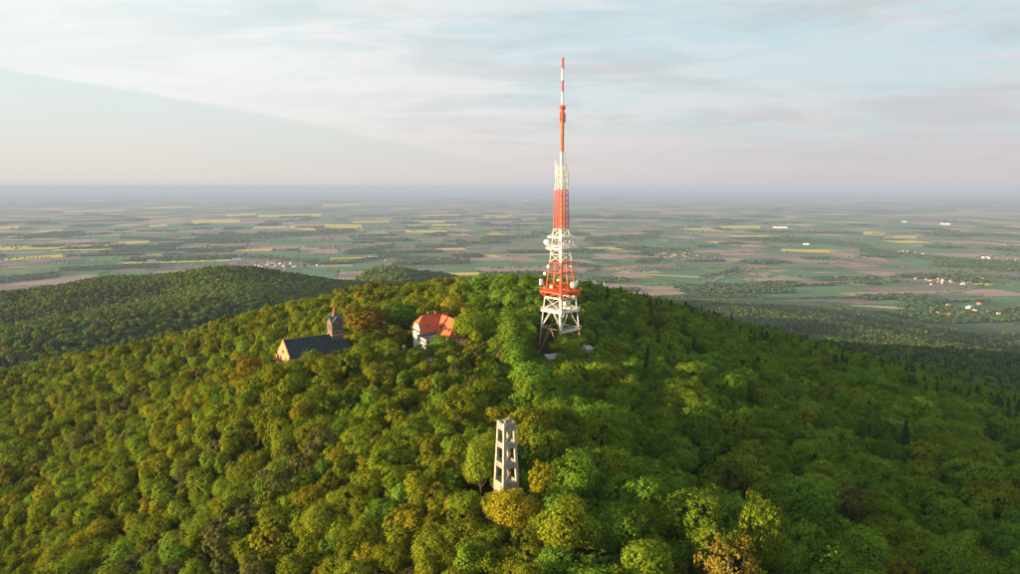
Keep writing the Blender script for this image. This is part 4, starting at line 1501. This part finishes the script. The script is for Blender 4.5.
# candidate positions on jittered grids that widen with distance
def grid(x0, x1, y0, y1, s):
    X, Y = np.meshgrid(np.arange(x0, x1, s), np.arange(y0, y1, s * 0.92))
    X[1::2] += s / 2
    X = X.ravel() + rng.uniform(-0.36, 0.36, X.size) * s
    Y = Y.ravel() + rng.uniform(-0.36, 0.36, Y.size) * s
    k = np.abs(X) < 0.83 * (Y + 20) + 70
    return X[k], Y[k]


def keep_visible(X, Y, Z, margin):
    """drop trees that the mountain itself hides from any viewpoint near the camera"""
    ns, na = 420, 220
    rr = np.geomspace(60, 4300, ns)
    ta = np.linspace(-0.95, 0.95, na)
    gx_ = (rr[:, None] * ta[None]).ravel()
    gy_ = np.repeat(rr, na)
    gh = height(gx_, gy_) + 11.0
    el = ((gh - CAM_Z) / gy_).reshape(ns, na)
    run = np.maximum.accumulate(el, axis=0)
    ia = np.clip(((X / Y + 0.95) / 1.9 * (na - 1)).astype(int), 0, na - 1)
    ir = np.clip(np.searchsorted(rr, Y) - 2, 0, ns - 1)
    return ((Z + margin - CAM_Z) / Y) > run[ir, ia]


XL_, YL_ = grid(-520, 480, 85, 560, 5.9)
XR_, YR_ = grid(-520, 480, 85, 560, 8.9)
kl = XL_ < 8 - 0.06 * (YL_ - 160)
kr = XR_ >= 8 - 0.06 * (YR_ - 160)
XA, YA = np.r_[XL_[kl], XR_[kr]], np.r_[YL_[kl], YR_[kr]]
ZA = height(XA, YA)
kA = keep_visible(XA, YA, ZA, 24)
XA, YA, ZA = XA[kA], YA[kA], ZA[kA]
XB, YB = grid(-1000, 1000, 560, 1250, 9.0)
XC, YC = grid(-2900, 2900, 1250, 3900, 13.0)
XD, YD = grid(-2900, 0, 1250, 2100, 9.6)
kc = ~((XC < 0) & (YC < 2100))
XB, YB = np.r_[XB, XC[kc], XD], np.r_[YB, YC[kc], YD]
ZB = height(XB, YB)
edge = PLAIN + 9 + vnoise(XB, YB, 500, 9) * 7 + 16 * np.clip((XB - 500) / 500, 0, 1)
kB = (ZB > edge) & keep_visible(XB, YB, ZB, 30)
XB, YB, ZB = XB[kB], YB[kB], ZB[kB]

trees = []   # dicts
# trees that stand out in the photograph: (px, py of the top, width in px, distance, family, tint, label)
SPECIAL = [
    (730, 534, 66, 128, 'bare', 'bronze', 'thin orange tree with bare pale branches showing through its sparse leaves'),
    (764, 502, 46, 142, 'broad', 'lime', 'tall green tree whose yellow-lit top rises behind the bare orange tree'),
    (712, 516, 44, 136, 'sparse', 'lime', 'yellow-tipped loose tree just behind and left of the bare orange tree'),
    (620, 455, 52, 182, 'broad', 'lime', 'broad green tree with a yellow sunlit top on the shaded slope below the transmission tower'),
    (532, 406, 46, 186, 'broad', 'olive', 'full rounded olive tree directly behind and right of the lookout tower'),
    (480, 440, 30, 166, 'broad', 'lime', 'bright green leafy tree close against the left side of the lookout tower'),
    (544, 458, 30, 160, 'sparse', 'gold', 'small lime-yellow tree with loose sprays right of the lookout tower foot'),
    (514, 489, 44, 149, 'broad', 'gold', 'golden tree in front of the lookout tower hiding its foot'),
    (562, 492, 44, 139, 'tall', 'olive', 'tall olive tree right of the golden tree below the lookout tower'),
    (366, 306, 44, 338, 'broad', 'bronze', 'wide orange-brown tree between the church belfry and the hostel'),
    (400, 303, 34, 352, 'broad', 'deep', 'dark green tree behind the hostel on its left'),
    (452, 297, 24, 365, 'broad', 'gold', 'golden rounded tree behind the right end of the hostel roof'),
    (470, 313, 40, 318, 'broad', 'lime', 'large yellow-green tree right of the hostel'),
    (250, 356, 28, 288, 'broad', 'bronze', 'orange-leaved tree just left of the church gable'),
    (568, 334, 34, 304, 'broad', 'lime', 'bright green tree in front of the right legs of the transmission tower'),
    (736, 458, 28, 196, 'sparse', 'dull', 'dark leafless-looking purple-brown tree on the shaded right slope'),
    (445, 336, 26, 306, 'broad', 'green', 'rounded green tree in front of the hostel wing with dormers'),
    (421, 346, 22, 297, 'broad', 'olive', 'small olive tree in front of the hostel terrace'),
    (437, 344, 20, 301, 'broad', 'green', 'small green tree below the right end of the hostel veranda'),
    (577, 346, 18, 299, 'broad', 'lime', 'small bright tree before the right end of the service building'),
    (284, 363, 22, 279, 'broad', 'lime', 'low bright tree in front of the church gable'),
    (313, 353, 30, 277, 'broad', 'olive', 'olive tree in front of the middle of the church wall'),
    (297, 361, 26, 270, 'broad', 'lime', 'bright green tree in front of the near corner of the church'),
    (338, 349, 26, 284, 'sparse', 'dull', 'greyish thinly leaved tree in front of the church belfry'),
    (325, 356, 24, 268, 'broad', 'olive', 'small olive tree in front of the greyish tree by the church'),
    (650, 542, 52, 130, 'broad', 'lime', 'broad tree with golden top standing at the bottom centre-right of the wood'),
    (905, 552, 30, 148, 'sparse', 'bronze', 'small orange-brown tree among green crowns on the right slope'),
    (955, 540, 44, 152, 'broad', 'green', 'rounded green tree beside the small orange-brown tree on the right slope'),
]
taken = []
for px, py, w, Y, fam, tn, lab in SPECIAL:
    p = at(px, py, Y)
    d = proj(p.x, p.y, p.z)[2]
    width = w * d / F
    g = gz(p.x, p.y)
    Ht = max(8.0, p.z - g)
    trees.append(dict(x=p.x, y=Y, z=g, H=Ht, w=width, fam=fam, tint=tn, label=lab, special=True, r=width / 2))
    taken.append((p.x, Y, width * 0.42))

for x, y, z in zip(XA.tolist(), YA.tolist(), ZA.tolist()):
    if not footprint_free(x, y):
        continue
    if any((x - a) ** 2 + (y - b) ** 2 < (r + 2.2) ** 2 for a, b, r in taken):
        continue
    px, py, d = proj(x, y, z + 12)
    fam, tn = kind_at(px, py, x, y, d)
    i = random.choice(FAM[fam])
    sc = random.choice((random.uniform(0.75, 1.1), random.uniform(0.95, 1.35))) * (0.72 if x < 8 - 0.06 * (y - 160) else 1.04) * (1.0 if y > 130 else 0.9)
    sc *= 1 + 0.24 * RELIEF(x, y)
    if y > 300:
        sc = min(sc, 1.08)
    H = PROTO[i][3] * sc
    wid = random.uniform(0.88, 1.14)
    rad = PROTO[i][4] * sc * wid
    if y < 118 and py > 600:
        H *= 0.8
    if y < 330 and blocks(x, y, z + H, rad):
        H2 = H * 0.55
        if blocks(x, y, z + H2, rad * 0.6):
            continue
        sc *= 0.55
        H = H2
        rad *= 0.6
    cap = sun_cap(x, y, rad)
    if z + H > cap:
        k = (cap - z) / H
        if k < 0.3:
            continue
        k = max(k, 0.42)
        H *= k
        sc *= k
        rad *= k
    trees.append(dict(x=x, y=y, z=z, H=H, i=i, sc=sc, wid=wid, fam=fam, tint=tn, r=rad, special=False))

# young trees close the larger gaps in the canopy
GX, GY = grid(-330, 330, 95, 340, 4.6)
GZ = height(GX, GY)
spots = np.array([(t['x'], t['y'], t['r']) for t in trees])
for x, y, z in zip(GX.tolist(), GY.tolist(), GZ.tolist()):
    dd = np.hypot(spots[:, 0] - x, spots[:, 1] - y) - spots[:, 2] * 0.62
    if dd.min() < 1.7 or not footprint_free(x, y):
        continue
    px, py, d = proj(x, y, z + 8)
    fam, tn = kind_at(px, py, x, y, d)
    i = random.choice(FAM['broad' if fam == 'conifer' else fam])
    for sc in (0.78, 0.55, 0.36):
        sc *= random.uniform(0.9, 1.1)
        H, rad = PROTO[i][3] * sc, PROTO[i][4] * sc
        if not blocks(x, y, z + H, rad) and z + H <= sun_cap(x, y, rad):
            trees.append(dict(x=x, y=y, z=z, H=H, i=i, sc=sc, wid=1.0, fam=PROTO[i][0], tint='green' if 'conifer' in tn else tn, r=rad, special=False))
            spots = np.vstack([spots, (x, y, rad)])
            break

# which ones show largest: nearest crowns whose upper half is in the frame
for t in trees:
    px, py, d = proj(t['x'], t['y'], t['z'] + t['H'] * 0.72)
    t['px'], t['py'], t['d'] = px, py, d
    t['size'] = t['r'] * F / d if (-12 < px < 1032 and py < 584) else 0
order = sorted([t for t in trees if not t['special'] and t['size'] > 0], key=lambda t: -t['size'])
single = [t for t in trees if t['special']] + order[:272]
ids = {id(t) for t in single}
mass = [t for t in trees if id(t) not in ids]

# ---- labels that single out each tree by its looks and its place beside a landmark
MARKS = [('the lookout tower', 507, 455), ('the stone church', 310, 345), ('the red-roofed hostel', 437, 330), ('the transmission tower', 560, 342), ('the bare orange tree', 730, 555), ('the yellow-topped tree', 765, 520),
         ('the lower left corner', 0, 574), ('the lower right corner', 1020, 574), ('the bottom centre', 510, 574), ('the purple-brown tree', 736, 470), ('the sunlit-topped green tree', 620, 475)]
SECT = ['right of', 'above and right of', 'above', 'above and left of', 'left of', 'below and left of', 'below', 'below and right of']
ORD = ['nearest', 'second', 'third', 'fourth', 'fifth', 'sixth', 'seventh', 'eighth', 'ninth', 'tenth', 'eleventh', 'twelfth', 'thirteenth', 'fourteenth', 'fifteenth', 'sixteenth', 'seventeenth', 'eighteenth', 'nineteenth', 'twentieth']
SHAPE = {'broad': 'round-crowned tree', 'tall': 'tall oval-crowned tree', 'sparse': 'loose-crowned tree', 'conifer': 'pointed conifer', 'bare': 'tree'}
bins = {}
for t in single:
    if t['special']:
        continue
    best = min(MARKS, key=lambda m: (m[1] - t['px']) ** 2 + (m[2] - t['py']) ** 2)
    a = math.atan2(best[2] - t['py'], t['px'] - best[1])
    sct = SECT[int(round(a / (math.pi / 4))) % 8]
    key = (TINT_WORD[t['tint']] + ' ' + SHAPE[t['fam']], sct + ' ' + best[0])
    bins.setdefault(key, []).append((math.hypot(best[1] - t['px'], best[2] - t['py']), t))
for (look, where), lst in bins.items():
    lst.sort(key=lambda q_: q_[0])
    for k, (_, t) in enumerate(lst):
        if len(lst) == 1:
            t['label'] = '%s %s' % (look, where)
        else:
            t['label'] = '%s %s, %s' % (look, where, 'nearest to it' if k == 0 else ORD[min(k, 19)] + ' out')

NAME = {'broad': 'deciduous_tree', 'tall': 'deciduous_tree', 'sparse': 'deciduous_tree', 'conifer': 'conifer_tree', 'bare': 'deciduous_tree'}
bareV, bareL = crown_broad(77, 2400, 0.42, H=15.0, rx=4.6, rz=5.2, nl=20, lobe=(0.9, 1.5), sparse=0.18)
bare_crown = quads_mesh('crown', bareV, M['leaf'])
bare_trunk = mesh_of(trunk_mb(15.0, None, 5, 0.24, 0.2), 'trunk', M['pale_bark'])
limb_meshes = []
for i in range(16):
    rs_ = random.Random(i)
    lb = MB()
    q_ = Vector(bareL[i][:3])
    zb = max(4.0, q_.z - 0.9 * math.hypot(q_.x, q_.y) - 0.6)
    s0 = Vector((0, 0, min(zb, 11.8)))
    m1 = s0.lerp(q_, 0.5) + Vector((rs_.uniform(-.3, .3), rs_.uniform(-.3, .3), 0.3))
    lb.bar(s0, m1, 0.12, 0.08, 5)
    lb.bar(m1, q_, 0.08, 0.03, 5)
    for _ in range(3):
        e_ = q_ + Vector((rs_.uniform(-1, 1), rs_.uniform(-1, 1), rs_.uniform(-.2, 1.0)))
        lb.bar(m1.lerp(q_, rs_.uniform(.3, .9)), e_, 0.06, 0.02, 4)
    limb_meshes.append(mesh_of(lb, 'limb', M['pale_bark']))

for t in single:
    tint = jitter(TINT[t['tint']], 0.20)
    root = thing(NAME[t['fam']], t['label'], 'tree', (t['x'], t['y'], t['z']), random.uniform(0, 6.28), 'trees on the wooded mountain')
    if t['fam'] == 'bare':
        cm, tm = bare_crown, bare_trunk
        s1, sH = t['r'] / 4.6, t['H'] / 15.0
    elif t['special']:
        i = random.choice(FAM[t['fam']])
        cm, tm = PROTO[i][1], PROTO[i][2]
        s1, sH = t['r'] / PROTO[i][4], t['H'] / PROTO[i][3]
    else:
        cm, tm = PROTO[t['i']][1], PROTO[t['i']][2]
        s1, sH = t['sc'] * t['wid'], t['sc']
    root.scale = (s1, s1, sH)
    for nm, me in (('trunk', tm), ('crown', cm)):
        o = bpy.data.objects.new(nm, me)
        C.objects.link(o)
        o.parent = root
        if nm == 'crown':
            o['tint'] = tint
    if t['fam'] == 'bare':
        for me in limb_meshes:
            o = bpy.data.objects.new('limb', me)
            C.objects.link(o)
            o.parent = root


# ---- the rest of the forest as masses
def scatter(name, rows, col):
    """rows: x, y, z, source index, sx, sz, rotation, r, g, b"""
    A_ = np.array(rows, float)
    n = len(A_)
    me = bpy.data.meshes.new(name)
    me.vertices.add(n)
    me.vertices.foreach_set('co', A_[:, :3].astype(np.float32).ravel())
    for nm, ty, dat, key in (('src', 'INT', A_[:, 3].astype(np.int32), 'value'), ('rot', 'FLOAT_VECTOR', np.c_[np.zeros(n), np.zeros(n), A_[:, 6]], 'vector'),
                             ('scl', 'FLOAT_VECTOR', A_[:, [4, 4, 5]], 'vector'), ('tint', 'FLOAT_VECTOR', A_[:, 7:10], 'vector')):
        at_ = me.attributes.new(nm, ty, 'POINT')
        at_.data.foreach_set(key, np.ascontiguousarray(dat, dtype=np.int32 if ty == 'INT' else np.float32).ravel())
    o = bpy.data.objects.new(name, me)
    C.objects.link(o)
    o['kind'] = 'stuff'
    ng = bpy.data.node_groups.new(name + ' scatter', 'GeometryNodeTree')
    ng.interface.new_socket('Geometry', in_out='INPUT', socket_type='NodeSocketGeometry')
    ng.interface.new_socket('Geometry', in_out='OUTPUT', socket_type='NodeSocketGeometry')
    N = NT(ng)
    gi, go = N.n('NodeGroupInput'), N.n('NodeGroupOutput')
    ci = N.n('GeometryNodeCollectionInfo')
    ci.inputs['Collection'].default_value = col
    ci.inputs['Separate Children'].default_value = True
    ci.inputs['Reset Children'].default_value = True

    def attr(nm, ty):
        a = N.n('GeometryNodeInputNamedAttribute', data_type=ty)
        a.inputs[0].default_value = nm
        return a.outputs[0]
    ip = N.n('GeometryNodeInstanceOnPoints')
    L = ng.links.new
    L(gi.outputs[0], ip.inputs['Points'])
    L(ci.outputs[0], ip.inputs['Instance'])
    ip.inputs['Pick Instance'].default_value = True
    L(attr('src', 'INT'), ip.inputs['Instance Index'])
    e2r = N.n('FunctionNodeEulerToRotation')
    L(attr('rot', 'FLOAT_VECTOR'), e2r.inputs[0])
    L(e2r.outputs[0], ip.inputs['Rotation'])
    L(attr('scl', 'FLOAT_VECTOR'), ip.inputs['Scale'])
    L(ip.outputs[0], go.inputs[0])
    md = o.modifiers.new('scatter', 'NODES')
    md.node_group = ng
    return o


rows = []
for t in mass:
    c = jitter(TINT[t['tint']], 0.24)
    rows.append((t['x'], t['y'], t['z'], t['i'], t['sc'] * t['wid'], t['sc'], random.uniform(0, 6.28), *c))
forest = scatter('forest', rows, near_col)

rows = []
for x, y, z in zip(XB.tolist(), YB.tolist(), ZB.tolist()):
    px, py, d = proj(x, y, z + 12)
    if abs(px - 962) < 56 and abs(py - 312) < 9 and (x + y) % 7 < 6.0:
        continue                                   # village clearing
    n = math.sin(x / 97 + 1.3) * math.sin(y / 125 + 0.5) + 0.7 * math.sin(x / 61 - y / 83)
    r = random.random()
    if px > 560:                                   # below the right-hand slope shade is put into darker tints and extra conifers
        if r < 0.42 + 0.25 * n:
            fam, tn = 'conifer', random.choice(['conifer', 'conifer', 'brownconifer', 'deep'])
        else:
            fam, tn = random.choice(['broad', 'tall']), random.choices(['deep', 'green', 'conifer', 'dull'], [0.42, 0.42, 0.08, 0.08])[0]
    else:                                          # mixed, partly leafless-looking wood of the left hills, its shade put into darker kinds
        west = 0.15 if px > 175 and py < 300 else 0.45
        if r < west + 0.2 * n:
            fam, tn = random.choices([('conifer', 'conifer'), ('conifer', 'brownconifer'), ('tall', 'dull'), ('sparse', 'dull')], [0.34, 0.26, 0.25, 0.15])[0]
        else:
            fam, tn = random.choice(['broad', 'broad', 'tall']), random.choices(['green', 'olive', 'deep', 'lime'], [0.42, 0.2, 0.3, 0.08])[0]
    i = random.choice(FAM[fam])
    sc = random.uniform(0.75, 1.2) * (0.92 if y < 1250 or (x < 0 and y < 2100) else 1.25)
    c = jitter(TINT[tn], 0.22)
    c = tuple(a * 0.84 + b * 0.36 for a, b in zip(c, (0.085, 0.088, 0.055)))  # haze put into the tint: far trees drawn towards a pale grey
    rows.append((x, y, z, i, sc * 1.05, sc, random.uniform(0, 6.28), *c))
for x, y, s_ in wood_pts:
    if not (abs(x) < 0.95 * y + 200):
        continue
    i = random.choice(FAM['broad'])
    rows.append((x, y, PLAIN + 2, i, s_ * 1.1, min(s_, 1.25) * random.uniform(0.8, 1.1), random.uniform(0, 6.28), *jitter(random.choice([TINT['deep'], TINT['green'], TINT['conifer']]), 0.2)))
# lonely villages get their garden trees further down
woods_rows = rows


# ------------------------------------------------------------------ villages on the plain
def house_mesh(name, w, l, h, r, wall, roof):
    mb = MB()
    a, b = w / 2, l / 2
    mb.solid([(-a, -b, -1), (a, -b, -1), (a, b, -1), (-a, b, -1), (-a, -b, h), (a, -b, h), (a, b, h), (-a, b, h), (0, -b, h + r), (0, b, h + r)],
             [(0, 1, 5, 8, 4), (2, 3, 7, 9, 6), (0, 4, 7, 3), (1, 2, 6, 5)], 0)
    e = 0.5
    for s_ in (-1, 1):
        q = [(s_ * (a + e), -b - e, h - 0.35), (s_ * (a + e), b + e, h - 0.35), (0, b + e, h + r + 0.2), (0, -b - e, h + r + 0.2)]
        if s_ < 0:
            q = q[::-1]
        mb.poly(q, 0.3, 1)
    mb.box((a * 0.35, b * 0.4, h + r * 0.9), (0.8, 0.8, 1.8), 0, 1)
    for k in (-0.5, 0.0, 0.5):
        mb.box((a + 0.02, b * k, h * 0.45), (0.1, 1.5, 1.5), 0, 2)
        mb.box((-a - 0.02, b * k, h * 0.45), (0.1, 1.5, 1.5), 0, 2)
    me = bpy.data.meshes.new(name)
    me.from_pydata(mb.v, [], mb.f)
    for m in (wall, roof, 'glass'):
        me.materials.append(M[m])
    me.polygons.foreach_set('material_index', mb.m)
    me.update()
    return me


HOUSES = {
    'white red': house_mesh('house', 9, 12, 5.5, 4, 'house_white', 'roof_red'), 'white grey': house_mesh('house', 10, 14, 5.5, 3, 'house_white', 'roof_grey'),
    'cream red': house_mesh('house', 9, 13, 5.5, 4.5, 'house_cream', 'roof_red'), 'cream brown': house_mesh('house', 10, 16, 5.5, 4.5, 'house_cream', 'roof_brown'),
    'white white': house_mesh('house', 12, 18, 6, 3, 'house_white', 'hall'),
}
VILLAGES = [  # centre px, py, spread px, py, count, label tail, size
    (288, 265.5, 36, 3.4, 46, 'in the town behind the wooded left hills', 1.9), (420, 262, 30, 3.6, 26, 'in the village beyond the second wooded hill', 1.7), (175, 238, 22, 4.0, 22, 'in the village right of the long yellow field', 1.4),
    (120, 266, 40, 3.0, 20, 'on the town edge behind the left hilltop', 1.4), (960, 313, 34, 6.0, 34, 'in the village below the right forest', 1.7), (960, 281, 36, 3.5, 30, 'in the row village far right', 1.6),
    (906, 253, 16, 3.0, 14, 'in the hamlet beyond the lane', 1.4), (672, 255, 24, 4.0, 26, 'in the hamlet right of the transmission tower', 1.35), (592, 284, 12, 3.0, 10, 'just past the brow right of the mast', 1.2),
    (1005, 262, 20, 4.0, 12, 'around the long grove far right', 1.3), (470, 256, 22, 3.0, 12, 'in the hamlet left of the transmission tower', 1.3), (700, 232, 30, 3.0, 12, 'in the faraway village beyond the hamlet', 1.8), (90, 254, 14, 1.5, 8, 'beside the second yellow field', 1.4),
]
COL_WORD = {'white red': 'white red-roofed house', 'white grey': 'white grey-roofed house', 'cream red': 'cream red-roofed house', 'cream brown': 'cream brown-roofed house', 'white white': 'long pale building'}
PLACE = ['leftmost', 'second', 'third', 'fourth', 'fifth', 'sixth', 'seventh', 'eighth', 'ninth', 'tenth', 'eleventh', 'twelfth', 'thirteenth', 'fourteenth', 'fifteenth', 'sixteenth']
for vx, vy, sx, sy, n, tail, sz in VILLAGES:
    placed = []
    kinds = {}
    tries = 0
    while len(placed) < n and tries < 900:
        tries += 1
        px = vx + random.gauss(0, 0.5) * sx
        py = vy + random.gauss(0, 0.5) * sy
        if not (-6 < px < 1026):
            continue
        p = on_plane(px, py, FZ)
        hz_ = gz(p.x, p.y)
        if hz_ > PLAIN + 60 or any((p.x - a) ** 2 + (p.y - b) ** 2 < 24 ** 2 for a, b in placed):
            continue
        placed.append((p.x, p.y))
        ty = random.choices(list(HOUSES), [0.30, 0.2, 0.22, 0.18, 0.10])[0]
        o = bpy.data.objects.new('house', HOUSES[ty])
        C.objects.link(o)
        o.location = (p.x, p.y, max(FZ, hz_))
        o.rotation_euler = (0, 0, random.choice([0.3, 1.87]) + random.gauss(0, 0.25))
        k = sz * random.uniform(0.62, 0.95)
        o.scale = (k, k, k)
        tag(o, None, 'house', 'houses ' + tail)
        kinds.setdefault(ty, []).append((px, o))
        for _ in range(3):
            s_ = max(0.55, p.y * 0.00012) * random.uniform(0.7, 1.3)
            woods_rows.append((p.x + random.gauss(0, 45), p.y + random.gauss(0, 45), PLAIN + 2, random.choice(FAM['broad']), s_, s_ * 0.9, random.uniform(0, 6.28), *jitter(random.choice([TINT['deep'], TINT['green']]), 0.2)))
    for ty, lst in kinds.items():
        lst.sort(key=lambda q_: q_[0])
        for k, (_, o) in enumerate(lst):
            o['label'] = 'small ' + COL_WORD[ty] + ' ' + tail + ('' if len(lst) == 1 else ', leftmost' if k == 0 else ', %s from left' % PLACE[min(k, 15)])

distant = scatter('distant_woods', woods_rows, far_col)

# the town church with its pointed steeple
p = on_plane(285.5, 269, FZ)
tc_ = thing('town_church', 'far-off town church with a slender steeple beyond the left hills', 'church', (p.x, p.y, FZ), 0.4)
MB().box((0, 0, 8), (16, 34, 16)).build('wall', M['house_cream'], tc_)
mb = MB()
mb.solid([(-9, -18, 15.8), (9, -18, 15.8), (9, 18, 15.8), (-9, 18, 15.8), (0, -18, 28), (0, 18, 28)], [(0, 1, 4), (2, 3, 5), (1, 2, 5, 4), (3, 0, 4, 5), (3, 2, 1, 0)])
mb.build('roof', M['roof_red'], tc_)
MB().box((-3, -20, 18), (9, 9, 38)).build('steeple', M['house_cream'], tc_)
MB().bar((-3, -20, 37), (-3, -20, 60), 6.2, 0.3, 8).build('spire', M['roof_red'], tc_)

# pale industrial halls and greenhouses far out on the plain
HALLS = [(107, 197.3, 10, 'small white hall near the horizon at far left'), (60, 219.6, 7, 'white hall between the left yellow fields'), (272, 195.8, 40, 'long row of white halls near the horizon above the left hill'), (345, 193.2, 30, 'long faint white hall near the horizon left of the mast'),
         (462, 195.3, 32, 'long white greenhouse near the horizon left of the mast'), (648, 192.5, 26, 'long white greenhouse near the horizon right of the mast'), (525, 201, 6, 'small white hall just left of the mast'), (904, 222.3, 5, 'white silo building among far right fields'),
         (945, 224.6, 9, 'white hall right of the far silo building'), (806, 244.7, 6, 'white farm hall beyond the yellow fields right'), (152, 262, 8, 'white warehouse behind the left hilltop'), (373, 258, 10, 'white warehouse in front of the second village'), (85, 253.4, 5, 'white barn beside the long yellow field'),
         (780, 228, 14, 'pale factory hall among brown fields right'), (985, 258.4, 8, 'pale blue hall beside the far right grove'), (237, 260.5, 9, 'grey hall behind the left hilltop')]
for px, py, w, lab in HALLS:
    p = on_plane(px, py, FZ)
    wm = w * p.y / F
    o = thing('hall_building', lab, 'hall', (p.x, p.y, FZ), -math.atan2(p.x, p.y))
    dp, hh = wm * 0.42, min(26, 8 + p.y * 0.0007)
    MB().box((0, 0, hh / 2), (wm, dp, hh)).build('wall', M['house_white'], o)
    nb = max(2, min(8, int(wm / 60)))
    for k in range(nb):
        bw = wm / nb
        xc = -wm / 2 + bw * (k + 0.5)
        mb = MB()
        a, b, e = bw / 2 - 0.3, dp / 2 + 0.6, hh + 0.01
        mb.solid([(xc - a, -b, e), (xc + a, -b, e), (xc + a, b, e), (xc - a, b, e), (xc, -b, e + bw * 0.10), (xc, b, e + bw * 0.10)], [(0, 1, 4), (2, 3, 5), (1, 2, 5, 4), (3, 0, 4, 5), (3, 2, 1, 0)])
        mb.build('roof', M['hall'], o)

# ------------------------------------------------------------------ the air
hz, N, out = new_mat('haze')
pv = N.n('ShaderNodeVolumePrincipled')
pv.inputs['Density Attribute'].default_value = ''
pv.inputs['Temperature Attribute'].default_value = ''
pv.inputs['Color'].default_value = (0.36, 0.455, 0.72, 1)
pv.inputs['Density'].default_value = 4.4e-5
pv.inputs['Anisotropy'].default_value = 0.0
N.t.links.new(pv.outputs[0], out.inputs['Volume'])
hz.cycles.homogeneous_volume = True
hzo = MB().box((0, 25000, (PLAIN - 1.5 + 150) / 2), (290000, 340000, 150 - PLAIN + 1.5)).build('haze', hz, kind='stuff')
print('trees single', len(single), 'mass', len(mass), 'distant', len(woods_rows), 'fields', len(cells))
